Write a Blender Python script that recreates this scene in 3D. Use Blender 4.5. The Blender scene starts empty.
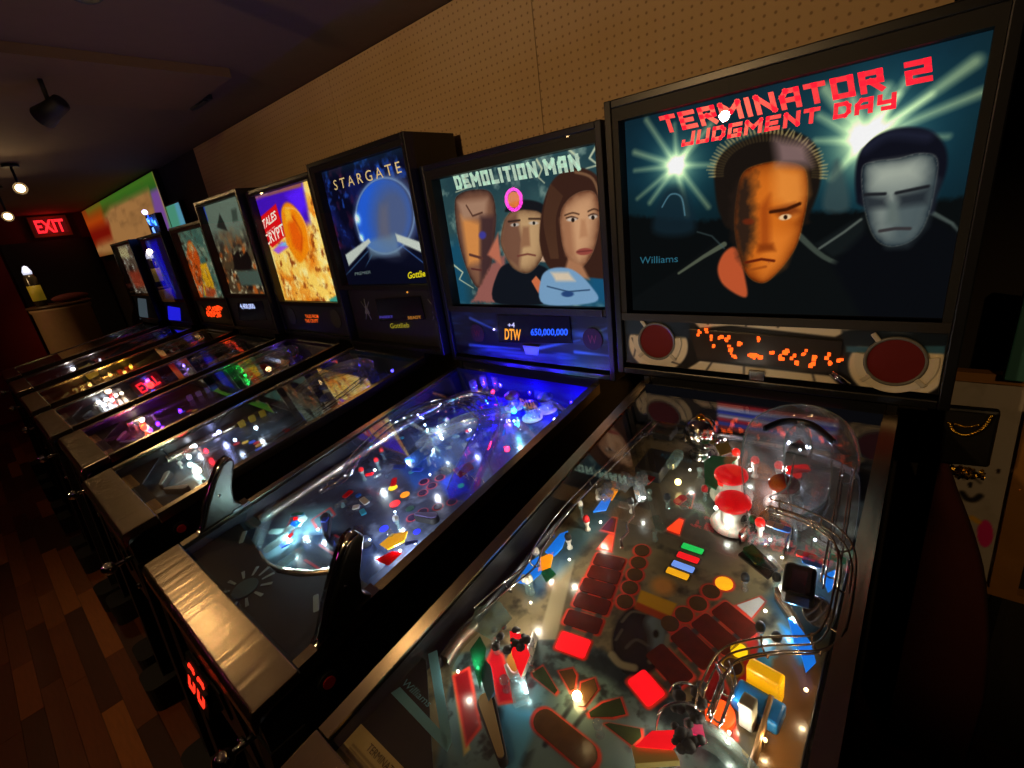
import bpy, bmesh, math, random
import numpy as np
from mathutils import Vector, Matrix, Euler

# ------------------------------------------------------------------ camera, world, exposure, room lamps
SC = bpy.context.scene
COL = SC.collection
CAM_LOC = Vector((0.2928, -0.0947, 1.6427)); CAM_ROT = Euler((1.2272, 0.1280, 0.6941), 'XYZ'); FPX = 475.0
cam_data = bpy.data.cameras.new('camera'); cam_data.sensor_width = 36; cam_data.lens = FPX / 1024 * 36
cam_data.clip_start = 0.02; cam_data.clip_end = 60
cam = bpy.data.objects.new('camera', cam_data); COL.objects.link(cam)
cam.location = CAM_LOC; cam.rotation_euler = CAM_ROT; SC.camera = cam
world = bpy.data.worlds.new('world'); SC.world = world; world.use_nodes = True
world.node_tree.nodes['Background'].inputs[0].default_value = (0.02, 0.014, 0.009, 1)
world.node_tree.nodes['Background'].inputs[1].default_value = 0.2
SC.view_settings.view_transform = 'Standard'; SC.view_settings.look = 'None'
SC.view_settings.exposure = 0.0; SC.view_settings.gamma = 1.0; SC.view_settings.use_curve_mapping = False
try:
    SC.cycles.use_denoising = True
    SC.cycles.max_bounces = 6; SC.cycles.transparent_max_bounces = 24; SC.cycles.diffuse_bounces = 2
    SC.cycles.glossy_bounces = 4; SC.cycles.sample_clamp_indirect = 3.0; SC.cycles.caustics_reflective = False
    SC.cycles.caustics_refractive = False
except Exception:
    pass

CEIL = 2.39          # ceiling height
WALLY = 1.42         # wall behind the machines
WARM = (1.0, 0.62, 0.27)
# track spots in the ceiling: (x, y, aim point, power)
TRACK = [(-0.75, -1.15, (-0.95, 1.42, 2.10), 60, 105), (-2.62, -0.12, (-1.3, -0.3, 0.2), 3.2, 105), (-5.2, -0.10, (-4.4, -0.3, 0), 3, 105),
         (-2.1, -1.3, (-2.0, -0.8, 0), 30, 100), (1.25, -0.9, (0.62, 1.33, 0.95), 22, 34), (-0.15, -0.75, (-0.25, 0.1, 1.0), 9, 60), (-6.2, -1.0, (-7.3, 0.6, 1.1), 26, 50), (-1.32, 0.36, (-0.7, 0.2, 0.9), 2, 100)]  # spots on the board, nearest machine front and counter are added, unseen fill lamps

random.seed(4); RNG = np.random.default_rng(7)
ROT = CAM_ROT.to_matrix()

# ------------------------------------------------------------------ photo pixel -> point on a surface
def ray(u, v):
    return ROT @ Vector(((u - 512) / FPX, (384 - v) / FPX, -1.0))
def on_plane(u, v, n, p0):
    d = ray(u, v); n = Vector(n); return CAM_LOC + d * (n.dot(Vector(p0) - CAM_LOC) / n.dot(d))
def on_y(u, v, y): return on_plane(u, v, (0, 1, 0), (0, y, 0))
def on_x(u, v, x): return on_plane(u, v, (1, 0, 0), (x, 0, 0))
def on_z(u, v, z): return on_plane(u, v, (0, 0, 1), (0, 0, z))

# ------------------------------------------------------------------ materials
def lin(c):
    c = np.asarray(c, float) / 255.0
    return np.where(c <= 0.04045, c / 12.92, ((c + 0.055) / 1.055) ** 2.4)
MATS = {}
def nodes(m):
    m.use_nodes = True; nt = m.node_tree; return nt, nt.nodes, nt.links
def mat(name, col=(128, 128, 128), rough=0.5, metal=0.0, col2=None, nscale=20.0, bump=0.0, bscale=60.0, emit=None, estr=0.0, spec=0.5, coat=0.0, stretch=None):
    if name in MATS: return MATS[name]
    m = bpy.data.materials.new(name); nt, N, L = nodes(m)
    b = N['Principled BSDF']; c = (*lin(col), 1)
    b.inputs['Base Color'].default_value = c; b.inputs['Roughness'].default_value = rough; b.inputs['Metallic'].default_value = metal
    b.inputs['Specular IOR Level'].default_value = spec; b.inputs['Coat Weight'].default_value = coat
    tc = N.new('ShaderNodeTexCoord'); vec = tc.outputs['Object']
    if stretch:
        mp = N.new('ShaderNodeMapping'); mp.inputs['Scale'].default_value = stretch; L.new(vec, mp.inputs[0]); vec = mp.outputs[0]
    nz = N.new('ShaderNodeTexNoise'); nz.inputs['Scale'].default_value = nscale; nz.inputs['Detail'].default_value = 4; L.new(vec, nz.inputs['Vector'])
    mx = N.new('ShaderNodeMix'); mx.data_type = 'RGBA'; L.new(nz.outputs['Fac'], mx.inputs['Factor'])
    mx.inputs['A'].default_value = c; mx.inputs['B'].default_value = (*lin(col2), 1) if col2 else (*(lin(col) * 0.8), 1)
    L.new(mx.outputs['Result'], b.inputs['Base Color'])
    if bump:
        n2 = N.new('ShaderNodeTexNoise'); n2.inputs['Scale'].default_value = bscale; L.new(vec, n2.inputs['Vector'])
        bp = N.new('ShaderNodeBump'); bp.inputs['Strength'].default_value = bump; bp.inputs['Distance'].default_value = 0.002
        L.new(n2.outputs['Fac'], bp.inputs['Height']); L.new(bp.outputs[0], b.inputs['Normal'])
    if emit is not None:
        b.inputs['Emission Color'].default_value = (*lin(emit), 1); b.inputs['Emission Strength'].default_value = estr
        m.cycles.emission_sampling = 'NONE' if estr < 3 else 'AUTO'
    MATS[name] = m; return m
def glow(name, col, estr=1.0):
    """a lit lens or bulb, or a part glowing in place of bulb light"""
    if name in MATS: return MATS[name]
    m = bpy.data.materials.new(name); nt, N, L = nodes(m); b = N['Principled BSDF']
    b.inputs['Base Color'].default_value = (*(lin(col) * 0.6), 1); b.inputs['Roughness'].default_value = 0.3
    lw = N.new('ShaderNodeTexNoise'); lw.inputs['Scale'].default_value = 90
    tc = N.new('ShaderNodeTexCoord'); L.new(tc.outputs['Object'], lw.inputs['Vector'])
    mr = N.new('ShaderNodeMapRange'); mr.inputs['To Min'].default_value = estr * 0.75; mr.inputs['To Max'].default_value = estr * 1.25
    L.new(lw.outputs['Fac'], mr.inputs['Value']); L.new(mr.outputs[0], b.inputs['Emission Strength'])
    b.inputs['Emission Color'].default_value = (*lin(col), 1); m.cycles.emission_sampling = 'NONE'
    MATS[name] = m; return m
def sheet(name, tint=(255, 255, 255), f0=0.05, rough=0.0, opacity=0.0, body=(200, 200, 200), wobble=0.0, power=4.0):
    """clear glass or plastic: see-through, mirror-like towards grazing angles, partly filled with a body colour"""
    if name in MATS: return MATS[name]
    m = bpy.data.materials.new(name); nt, N, L = nodes(m); N.remove(N['Principled BSDF']); out = N['Material Output']
    tr = N.new('ShaderNodeBsdfTransparent'); tr.inputs[0].default_value = (*lin(tint), 1)
    gl = N.new('ShaderNodeBsdfGlossy'); gl.inputs['Roughness'].default_value = rough; gl.inputs['Color'].default_value = (1, 1, 1, 1)
    lw = N.new('ShaderNodeLayerWeight'); lw.inputs['Blend'].default_value = 0.5
    pw = N.new('ShaderNodeMath'); pw.operation = 'POWER'; pw.inputs[1].default_value = power; L.new(lw.outputs['Facing'], pw.inputs[0])
    ma = N.new('ShaderNodeMath'); ma.operation = 'MULTIPLY_ADD'; ma.inputs[1].default_value = 1 - f0; ma.inputs[2].default_value = f0; L.new(pw.outputs[0], ma.inputs[0])
    if wobble:
        tc = N.new('ShaderNodeTexCoord'); nz = N.new('ShaderNodeTexNoise'); nz.inputs['Scale'].default_value = 40; L.new(tc.outputs['Object'], nz.inputs['Vector'])
        bp = N.new('ShaderNodeBump'); bp.inputs['Strength'].default_value = wobble; bp.inputs['Distance'].default_value = 0.01
        L.new(nz.outputs['Fac'], bp.inputs['Height']); L.new(bp.outputs[0], gl.inputs['Normal'])
    src = tr.outputs[0]
    if opacity:
        df = N.new('ShaderNodeBsdfDiffuse'); df.inputs[0].default_value = (*lin(body), 1); tl = N.new('ShaderNodeBsdfTranslucent'); tl.inputs[0].default_value = (*lin(body), 1)
        a = N.new('ShaderNodeMixShader'); a.inputs[0].default_value = 0.5; L.new(df.outputs[0], a.inputs[1]); L.new(tl.outputs[0], a.inputs[2])
        b = N.new('ShaderNodeMixShader'); b.inputs[0].default_value = opacity; L.new(src, b.inputs[1]); L.new(a.outputs[0], b.inputs[2]); src = b.outputs[0]
    mx = N.new('ShaderNodeMixShader'); L.new(ma.outputs[0], mx.inputs[0]); L.new(src, mx.inputs[1]); L.new(gl.outputs[0], mx.inputs[2]); L.new(mx.outputs[0], out.inputs[0])
    MATS[name] = m; return m
def print_mat(name, lit=0.0, rough=0.35, coat=0.0):
    """flat print stored per vertex; lit > 0 for a sheet lit from behind, or glow put in for lamp light"""
    if name in MATS: return MATS[name]
    m = bpy.data.materials.new(name); nt, N, L = nodes(m); b = N['Principled BSDF']
    at = N.new('ShaderNodeAttribute'); at.attribute_name = 'print'
    b.inputs['Roughness'].default_value = rough; b.inputs['Coat Weight'].default_value = coat
    if lit:
        b.inputs['Specular IOR Level'].default_value = 0.0
        mp = N.new('ShaderNodeMix'); mp.data_type = 'RGBA'; mp.blend_type = 'MULTIPLY'; mp.inputs['Factor'].default_value = 1; mp.inputs['B'].default_value = (.05, .05, .05, 1)
        L.new(at.outputs['Color'], mp.inputs['A']); L.new(mp.outputs['Result'], b.inputs['Base Color'])
        L.new(at.outputs['Color'], b.inputs['Emission Color']); b.inputs['Emission Strength'].default_value = lit
    else:
        L.new(at.outputs['Color'], b.inputs['Base Color'])
    MATS[name] = m; return m

BLACK = mat('black_laminate', (16, 17, 19), 0.32, bump=0.05, bscale=200)
BLACKM = mat('black_matt_paint', (13, 13, 13), 0.6)
NAVY = mat('dark_blue_cabinet', (17, 21, 30), 0.35)
STEEL = mat('brushed_steel', (205, 188, 165), 0.24, 1.0, bump=0.5, bscale=3, stretch=(14, 1.5, 1.5))
CHROME = mat('chrome', (215, 215, 215), 0.08, 1.0)
WIRE = mat('steel_wire', (185, 185, 185), 0.2, 1.0)
DARKMETAL = mat('dark_metal', (60, 60, 62), 0.35, 1.0)
RUBBER = mat('black_rubber', (14, 14, 15), 0.7)
WOODB = mat('board_wood', (140, 105, 65), 0.5, col2=(100, 70, 40), nscale=15, stretch=(8, 1, 1))
GLASS = sheet('pane_glass', f0=0.06, power=3.3)
CLEAR = sheet('clear_plastic', tint=(238, 240, 242), f0=0.13, rough=0.06, opacity=0.12, body=(210, 215, 220), wobble=0.25)
WHITEP = mat('white_plastic', (215, 215, 205), 0.4)
REDP = mat('red_plastic', (190, 14, 18), 0.3)

# ------------------------------------------------------------------ mesh building
class MB:
    def __init__(s): s.v = []; s.f = []; s.sm = []
    def add(s, vs, fs, smooth=False):
        o = len(s.v); s.v += [tuple(x) for x in vs]; s.f += [tuple(i + o for i in f) for f in fs]; s.sm += [smooth] * len(fs); return s
    def box(s, c, size, M=None):
        x, y, z = (d / 2 for d in size); vs = [Vector((i * x, j * y, k * z)) for i in (-1, 1) for j in (-1, 1) for k in (-1, 1)]
        if M is not None: vs = [M @ q for q in vs]
        vs = [q + Vector(c) for q in vs]
        return s.add(vs, [(0, 1, 3, 2), (4, 6, 7, 5), (0, 4, 5, 1), (2, 3, 7, 6), (0, 2, 6, 4), (1, 5, 7, 3)])
    def bb(s, x0, x1, y0, y1, z0, z1): return s.box(((x0 + x1) / 2, (y0 + y1) / 2, (z0 + z1) / 2), (x1 - x0, y1 - y0, z1 - z0))
    def prism(s, pts, off, smooth=False):
        n = len(pts); off = Vector(off); a = [Vector(p) for p in pts]; b = [p + off for p in a]
        fs = [tuple(range(n))[::-1], tuple(range(n, 2 * n))]
        s.add(a + b, fs); o = len(s.v) - 2 * n
        for i in range(n):
            j = (i + 1) % n; s.f.append((o + i, o + j, o + n + j, o + n + i)); s.sm.append(smooth)
        return s
    def cyl(s, p0, p1, r0, r1=None, n=14, caps=True):
        p0 = Vector(p0); p1 = Vector(p1); r1 = r0 if r1 is None else r1; d = (p1 - p0).normalized()
        a = d.orthogonal().normalized(); b = d.cross(a); vs = []
        for p, r in ((p0, r0), (p1, r1)):
            for i in range(n): t = 2 * math.pi * i / n; vs.append(p + a * (r * math.cos(t)) + b * (r * math.sin(t)))
        s.add(vs, [(i, (i + 1) % n, n + (i + 1) % n, n + i) for i in range(n)], True)
        if caps:
            o = len(s.v) - 2 * n; s.f += [tuple(o + i for i in range(n))[::-1], tuple(o + n + i for i in range(n))]; s.sm += [False, False]
        return s
    def lathe(s, prof, c=(0, 0, 0), n=20, smooth=True):
        c = Vector(c); vs = []
        for r, z in prof:
            for i in range(n): t = 2 * math.pi * i / n; vs.append(c + Vector((r * math.cos(t), r * math.sin(t), z)))
        fs = [(k * n + i, k * n + (i + 1) % n, (k + 1) * n + (i + 1) % n, (k + 1) * n + i) for k in range(len(prof) - 1) for i in range(n)]
        s.add(vs, fs, smooth); o = len(s.v) - len(vs); m = len(prof) - 1
        s.f += [tuple(o + i for i in range(n))[::-1], tuple(o + m * n + i for i in range(n))]; s.sm += [False, False]; return s
    def ball(s, c, r, n=12, m=8, sc=(1, 1, 1)):
        prof = [(max(1e-4, r * math.sin(math.pi * k / m)), -r * math.cos(math.pi * k / m)) for k in range(m + 1)]
        o = len(s.v); s.lathe(prof, (0, 0, 0), n)
        for i in range(o, len(s.v)): q = s.v[i]; s.v[i] = (c[0] + q[0] * sc[0], c[1] + q[1] * sc[1], c[2] + q[2] * sc[2])
        return s
    def tube(s, path, r, n=8, closed=False):
        P = [Vector(p) for p in path]; m = len(P); up = None; vs = []
        for i, p in enumerate(P):
            t = (P[(i + 1) % m] - P[i - 1]) if closed else (P[min(i + 1, m - 1)] - P[max(i - 1, 0)])
            t.normalize()
            up = t.orthogonal().normalized() if up is None else (up - t * up.dot(t)).normalized()
            b = t.cross(up); rr = r[i] if isinstance(r, (list, tuple)) else r
            for k in range(n): a = 2 * math.pi * k / n; vs.append(p + up * (rr * math.cos(a)) + b * (rr * math.sin(a)))
        fs = [(i * n + k, i * n + (k + 1) % n, ((i + 1) % m) * n + (k + 1) % n, ((i + 1) % m) * n + k) for i in range(m if closed else m - 1) for k in range(n)]
        s.add(vs, fs, True)
        if not closed:
            o = len(s.v) - m * n; s.f += [tuple(o + k for k in range(n))[::-1], tuple(o + (m - 1) * n + k for k in range(n))]; s.sm += [False, False]
        return s
    def strip(s, path, prof):
        """sweep an open profile [(side, up)] along a path in the playfield frame"""
        P = [Vector(p) for p in path]; m = len(P); n = len(prof); vs = []
        for i, p in enumerate(P):
            t = P[min(i + 1, m - 1)] - P[max(i - 1, 0)]; t.z = 0; t.normalize(); sd = Vector((t.y, -t.x, 0))
            vs += [p + sd * a + Vector((0, 0, b)) for a, b in prof]
        return s.add(vs, [(i * n + k, i * n + k + 1, (i + 1) * n + k + 1, (i + 1) * n + k) for i in range(m - 1) for k in range(n - 1)], True)
    def mesh(s, name):
        me = bpy.data.meshes.new(name); me.from_pydata(s.v, [], s.f); me.polygons.foreach_set('use_smooth', s.sm)
        bm = bmesh.new(); bm.from_mesh(me); bmesh.ops.recalc_face_normals(bm, faces=bm.faces); bm.to_mesh(me); bm.free(); return me
    def build(s, name, m, parent=None, loc=None, rot=None, bevel=0.0, seg=2):
        o = obj(name, s.mesh(name), m, parent)
        if loc is not None: o.location = loc
        if rot is not None: o.rotation_euler = rot
        if bevel:
            b = o.modifiers.new('bevel', 'BEVEL'); b.width = bevel; b.segments = seg; b.limit_method = 'ANGLE'; b.angle_limit = 0.6
        return o
def obj(name, me, m, parent=None):
    o = bpy.data.objects.new(name, me); COL.objects.link(o); o.parent = parent
    if m is not None:
        if not me.materials: me.materials.append(m)
        elif me.materials[0] is not m: o.material_slots[0].link = 'OBJECT'; o.material_slots[0].material = m
    return o
def empty(name, loc=(0, 0, 0)):
    o = bpy.data.objects.new(name, None); COL.objects.link(o); o.location = loc; o.empty_display_size = 0.1; return o
def tag(o, label, cat, group=None):
    o['label'] = label; o['category'] = cat
    if group: o['group'] = group
    return o
def struct(o): o['kind'] = 'structure'; return o
def lamp(name, loc, col, power, parent=None, radius=0.006):
    d = bpy.data.lights.new(name, 'POINT'); d.energy = power; d.color = tuple(lin(col)); d.shadow_soft_size = radius
    o = bpy.data.objects.new(name, d); COL.objects.link(o); o.location = loc; o.parent = parent; return o
def smooth_path(pts, n=8, closed=False):
    P = [Vector(p) for p in pts]; out = []; m = len(P)
    for i in range(m if closed else m - 1):
        if closed: a, b, c, d = P[i - 1], P[i], P[(i + 1) % m], P[(i + 2) % m]
        else: a, b, c, d = P[max(i - 1, 0)], P[i], P[i + 1], P[min(i + 2, m - 1)]
        for k in range(n):
            t = k / n; out.append(0.5 * (2 * b + (c - a) * t + (2 * a - 5 * b + 4 * c - d) * t * t + (3 * b - a - 3 * c + d) * t ** 3))
    if not closed: out.append(P[-1])
    return out
def rrect(w, h, r, n=4):
    pts = []
    for cx, cy, a0 in ((w / 2 - r, h / 2 - r, 0), (-w / 2 + r, h / 2 - r, 90), (-w / 2 + r, -h / 2 + r, 180), (w / 2 - r, -h / 2 + r, 270)):
        for k in range(n + 1): a = math.radians(a0 + 90 * k / n); pts.append((cx + r * math.cos(a), cy + r * math.sin(a)))
    return pts

# ------------------------------------------------------------------ lettering
def lettering(name, text, quad, m, parent, thick=0.0006, bold=0.0, shear=0.0, spacing=1.0):
    """text mesh stretched into the four corners (bottom-left, bottom-right, top-right, top-left)"""
    cu = bpy.data.curves.new(name, 'FONT'); cu.body = text; cu.offset = bold; cu.shear = shear; cu.space_character = spacing; cu.resolution_u = 3
    t = bpy.data.objects.new(name, cu); me = bpy.data.meshes.new_from_object(t); bpy.data.objects.remove(t); bpy.data.curves.remove(cu)
    n = len(me.vertices); co = np.empty(n * 3); me.vertices.foreach_get('co', co); co = co.reshape(-1, 3)
    a = (co[:, 0] - co[:, 0].min()) / max(1e-6, np.ptp(co[:, 0])); b = (co[:, 1] - co[:, 1].min()) / max(1e-6, np.ptp(co[:, 1]))
    q = [np.array(p, float) for p in quad]; nrm = np.cross(q[1] - q[0], q[3] - q[0]); nrm /= np.linalg.norm(nrm)
    a = a[:, None]; b = b[:, None]
    p = q[0] * (1 - a) * (1 - b) + q[1] * a * (1 - b) + q[2] * a * b + q[3] * (1 - a) * b + nrm * thick
    me.vertices.foreach_set('co', p.ravel()); me.update(); me.materials.clear(); me.name = name
    return obj(name, me, m, parent)

STROKES = {'T': ['01 11', '.51 .50'], 'E': ['11 01 00 10', '0.5 .8.5'], 'R': ['00 01 11 1.5 0.5', '.45.5 10'], 'M': ['00 01 .5.45 11 10'], 'I': ['.50 .51'], 'N': ['00 01 10 11'], 'A': ['00 0.65 .31 11 10', '0.42 1.42'], 'O': ['00 01 11 10 00'],
           '2': ['01 11 1.5 0.5 00 10'], 'J': ['11 10 00 0.3'], 'U': ['01 00 10 11'], 'D': ['00 01 .751 1.75 1.25 .750 00'], 'G': ['11 01 00 10 1.45 .55.45'], 'Y': ['01 0.5 1.5', '11 10 .30'], 'L': ['01 00 10']}
def block_lettering(name, text, quad, m, parent, th=.2):
    """squared display lettering built of straight strokes, stretched into four corners"""
    q = [np.array(p, float) for p in quad]; b = MB(); wd = [{'I': .42, ' ': .5, 'M': 1.2, 'N': 1.05, '1': .5}.get(c, 1.0) for c in text]; tot = sum(wd); pos = 0
    def put(a, c): return q[0] * (1 - a) * (1 - c) + q[1] * a * (1 - c) + q[2] * a * c + q[3] * (1 - a) * c
    ratio = np.linalg.norm(q[1] - q[0]) / np.linalg.norm(q[3] - q[0])
    for i, ch in enumerate(text):
        cell = wd[i] / tot; W = cell - .17 / tot; asp = ratio * W; x00 = pos + .085 / tot; pos += cell
        for st in STROKES.get(ch, []):
            pts = [parse2(w) for w in st.split()]
            for (x0, y0), (x1, y1) in zip(pts[:-1], pts[1:]):
                x0, x1 = (th / asp / 2 + (1 - th / asp) * np.array([x0, x1])); y0, y1 = (th / 2 + (1 - th) * np.array([y0, y1]))
                d = np.array([(x1 - x0) * asp, y1 - y0]); l = np.hypot(*d); d /= l; nn = np.array([-d[1], d[0]]) * th / 2; e = d * th / 2
                c4 = [(x0 * asp - e[0] + nn[0], y0 - e[1] + nn[1]), (x1 * asp + e[0] + nn[0], y1 + e[1] + nn[1]), (x1 * asp + e[0] - nn[0], y1 + e[1] - nn[1]), (x0 * asp - e[0] - nn[0], y0 - e[1] - nn[1])]
                b.add([put(x00 + cx / asp * W, cy) for cx, cy in c4], [(0, 1, 2, 3)])
    return b.build(name, m, parent)
def parse2(w):
    """two coordinates written together, each 0, 1 or a decimal that starts with a point"""
    out = []; k = 0
    while k < len(w):
        if w[k] == '.':
            e = k + 1
            while e < len(w) and w[e].isdigit() and not (len(out) == 0 and e > k + 1 and w[e:] in ('0', '1')) and not (len(out) == 0 and e > k + 1 and w[e] == '.'): e += 1
            out.append(float(w[k:e])); k = e
        else: out.append(float(w[k])); k += 1
    return out[0], out[1]

# ------------------------------------------------------------------ print painter (colour per vertex on a fine flat mesh)
def vnoise(x, y, seed=0):
    g = np.random.default_rng(seed).random((64, 64)); xi = np.floor(x).astype(int); yi = np.floor(y).astype(int); fx = x - xi; fy = y - yi
    fx = fx * fx * (3 - 2 * fx); fy = fy * fy * (3 - 2 * fy); xi %= 64; yi %= 64; x1 = (xi + 1) % 64; y1 = (yi + 1) % 64
    return (g[xi, yi] * (1 - fx) + g[x1, yi] * fx) * (1 - fy) + (g[xi, y1] * (1 - fx) + g[x1, y1] * fx) * fy
def fbm(x, y, seed=0, o=4):
    r = 0; a = 0.5; t = 0
    for k in range(o): r = r + a * vnoise(x * 2 ** k, y * 2 ** k, seed + k); t += a; a *= 0.55
    return r / t
class Paint:
    def __init__(s, a0, a1, b0, b1, nx, ny, mapper=None):
        s.nx, s.ny = nx, ny; s.a0, s.a1, s.b0, s.b1 = a0, a1, b0, b1
        A, B = np.meshgrid(np.linspace(a0, a1, nx), np.linspace(b0, b1, ny)); s.A = A.ravel(); s.B = B.ravel()
        s.rgb = np.zeros((nx * ny, 3)); s.m = mapper or (lambda u, v: (u, v)); s.px = max((a1 - a0) / nx, (b1 - b0) / ny)
    def P(s, pts): return np.array([s.m(*p) for p in pts])
    def put(s, idx, k, col, add=False):
        k = k[:, None]; c = np.asarray(col, float) / 255
        s.rgb[idx] = s.rgb[idx] + k * c if add else s.rgb[idx] * (1 - k) + k * c
    def fill(s, col): s.rgb[:] = np.asarray(col, float) / 255; return s
    def all(s, k, col, add=False): s.put(slice(None), np.clip(k, 0, 1), col, add); return s
    def n(s, scale, seed=0, o=4, sx=1, sy=1): return fbm((s.A - s.a0) * scale * sx + 3, (s.B - s.b0) * scale * sy + 3, seed, o)
    def box(s, q, pad):
        return np.nonzero((s.A > q[:, 0].min() - pad) & (s.A < q[:, 0].max() + pad) & (s.B > q[:, 1].min() - pad) & (s.B < q[:, 1].max() + pad))[0]
    def sdf(s, q, idx):
        a = s.A[idx]; b = s.B[idx]; d = np.full(len(idx), 1e9); ins = np.zeros(len(idx), bool)
        for i in range(len(q)):
            x0, y0 = q[i - 1]; x1, y1 = q[i]; ex, ey = x1 - x0, y1 - y0; l = ex * ex + ey * ey + 1e-12
            t = np.clip(((a - x0) * ex + (b - y0) * ey) / l, 0, 1); d = np.minimum(d, (a - x0 - t * ex) ** 2 + (b - y0 - t * ey) ** 2)
            c = (y0 > b) != (y1 > b); ins ^= c & (a < (x1 - x0) * (b - y0) / (y1 - y0 + 1e-15) + x0)
        d = np.sqrt(d); return np.where(ins, -d, d)
    def poly(s, pts, col, soft=None, op=1.0, curve=False, raw=False, tex=None, add=False, rough=0.0):
        q = np.array(pts, float) if raw else s.P(pts)
        if curve: q = np.array([(p.x, p.y) for p in smooth_path([(x, y, 0) for x, y in q], 6, True)])
        soft = s.px if soft is None else soft; idx = s.box(q, soft + rough)
        if not len(idx): return s
        d = s.sdf(q, idx)
        if rough: d = d + (fbm((s.A[idx] - s.a0) / rough * .7, (s.B[idx] - s.b0) / rough * .7, 11) - 0.5) * 2 * rough
        k = np.clip(0.5 - d / (2 * soft), 0, 1) * op
        if tex is not None: k = k * tex[idx]
        s.put(idx, k, col, add); return s
    def shade(s, pts, col, width, op=.6, curve=True):
        """printed modelling: tint towards the outline of a painted shape"""
        q = s.P(pts)
        if curve: q = np.array([(p.x, p.y) for p in smooth_path([(x, y, 0) for x, y in q], 6, True)])
        idx = s.box(q, 0.0)
        d = -s.sdf(q, idx); k = np.where(d > 0, np.exp(-d / width), 0) * op * (.7 + .6 * fbm(s.A[idx] * 60, s.B[idx] * 60, 21)); s.put(idx, np.clip(k, 0, 1), col); return s
    def ell(s, pts, col, soft=0.15, op=1.0, add=False, ring=0.0):
        """ellipse from pixel points left, right, top, bottom; soft is a fraction of the radius"""
        q = s.P(pts); c = (q[0] + q[1] + q[2] + q[3]) / 4; ax = (q[1] - q[0]) / 2; ay = (q[2] - q[3]) / 2
        M = np.linalg.inv(np.array([ax, ay]).T); dd = M @ np.array([s.A - c[0], s.B - c[1]]); r = np.hypot(dd[0], dd[1])
        k = np.clip((1 + soft - r) / (2 * soft), 0, 1)
        if ring: k = k * np.clip((r - (1 - ring)) / soft + 0.5, 0, 1)
        s.put(slice(None), k * op, col, add); return s
    def glow(s, u, v, rad, col, op=1.0, p=2.0):
        c = s.P([(u, v)])[0]; r = np.hypot(s.A - c[0], s.B - c[1]); s.put(slice(None), op * np.exp(-(r / rad) ** p), col, True); return s
    def line(s, pts, w, col, op=1.0, soft=None, add=False, curve=False, raw=False, w1=None):
        q = np.array(pts, float) if raw else s.P(pts)
        if curve: q = np.array([(p.x, p.y) for p in smooth_path([(x, y, 0) for x, y in q], 5)])
        soft = s.px if soft is None else soft; idx = s.box(q, w + (w1 or 0) + soft)
        if not len(idx): return s
        a = s.A[idx]; b = s.B[idx]; d = np.full(len(idx), 1e9); n = len(q) - 1
        for i in range(n):
            x0, y0 = q[i]; x1, y1 = q[i + 1]; ex, ey = x1 - x0, y1 - y0; t = np.clip(((a - x0) * ex + (b - y0) * ey) / (ex * ex + ey * ey + 1e-12), 0, 1)
            ww = w / 2 if w1 is None else (w + (w1 - w) * (i + t) / n) / 2
            d = np.minimum(d, np.hypot(a - x0 - t * ex, b - y0 - t * ey) - ww)
        s.put(idx, np.clip(0.5 - d / (2 * soft), 0, 1) * op, col, add); return s
    def build(s, name, m, parent, origin, U, V):
        o = np.array(origin, float); n = s.nx * s.ny
        co = o + s.A[:, None] * np.array(U, float) + s.B[:, None] * np.array(V, float)
        me = bpy.data.meshes.new(name); nq = (s.nx - 1) * (s.ny - 1)
        i, j = np.meshgrid(np.arange(s.nx - 1), np.arange(s.ny - 1)); k = (j * s.nx + i).ravel()
        f = np.stack([k, k + 1, k + s.nx + 1, k + s.nx], 1).astype(np.int32)
        me.vertices.add(n); me.vertices.foreach_set('co', co.ravel().astype(np.float32)); me.loops.add(nq * 4); me.loops.foreach_set('vertex_index', f.ravel())
        me.polygons.add(nq); me.polygons.foreach_set('loop_start', np.arange(0, nq * 4, 4, dtype=np.int32)); me.update(calc_edges=True)
        at = me.attributes.new('print', 'FLOAT_COLOR', 'POINT'); c = np.ones((n, 4), np.float32); c[:, :3] = lin(np.clip(s.rgb, 0, 1) * 255); at.data.foreach_set('color', c.ravel())
        return obj(name, me, m, parent)

# ------------------------------------------------------------------ the room
X0, X1, Y0 = -8.3, 2.4, -2.9
FLOORM = mat('floor_base', (70, 42, 22), 0.5, col2=(45, 25, 12), nscale=6, stretch=(1, 8, 1))
floor = struct(MB().bb(X0 - .1, X1 + .1, Y0 - .1, WALLY + .1, -.10, -.004).build('floor', FLOORM))
tones = [mat('plank_tone_%d' % i, c, 0.42, col2=tuple(int(k * .72) for k in c), nscale=7, stretch=(1.5, 14, 1), bump=.1) for i, c in enumerate([(140, 78, 28), (104, 52, 20), (84, 38, 14), (170, 100, 38), (72, 32, 12), (122, 62, 22)])]
for r in range(21):
    x = X0 + .02 + random.random() * .5; ya = -1.30 + r * .072
    while x < -.9:
        l = random.choice((.4, .55, .7, .9)); l = min(l, -.9 - x + .05)
        MB().box((0, 0, 0), (l - .002, .0705, .012)).build('plank', random.choice(tones), floor, (x + l / 2, ya, -.006)); x += l
ceil_m = mat('ceiling_paint', (92, 70, 50), 0.9, bump=.2, bscale=30)
ceiling = struct(MB().bb(X0 - .1, X1 + .1, Y0 - .1, WALLY + .1, CEIL, CEIL + .1).build('ceiling', ceil_m))
struct(MB().bb(-2.72, -2.12, Y0, 1.02, 2.355, CEIL).build('trim_1', mat('soffit_paint', (96, 72, 42), .9)))
darkwall = mat('dark_wall_paint', (42, 34, 28), 0.85, bump=.2)
wall = struct(MB().bb(X0 - .1, X1 + .1, WALLY + .012, WALLY + .12, 0, CEIL).build('wall_back', darkwall))
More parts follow.
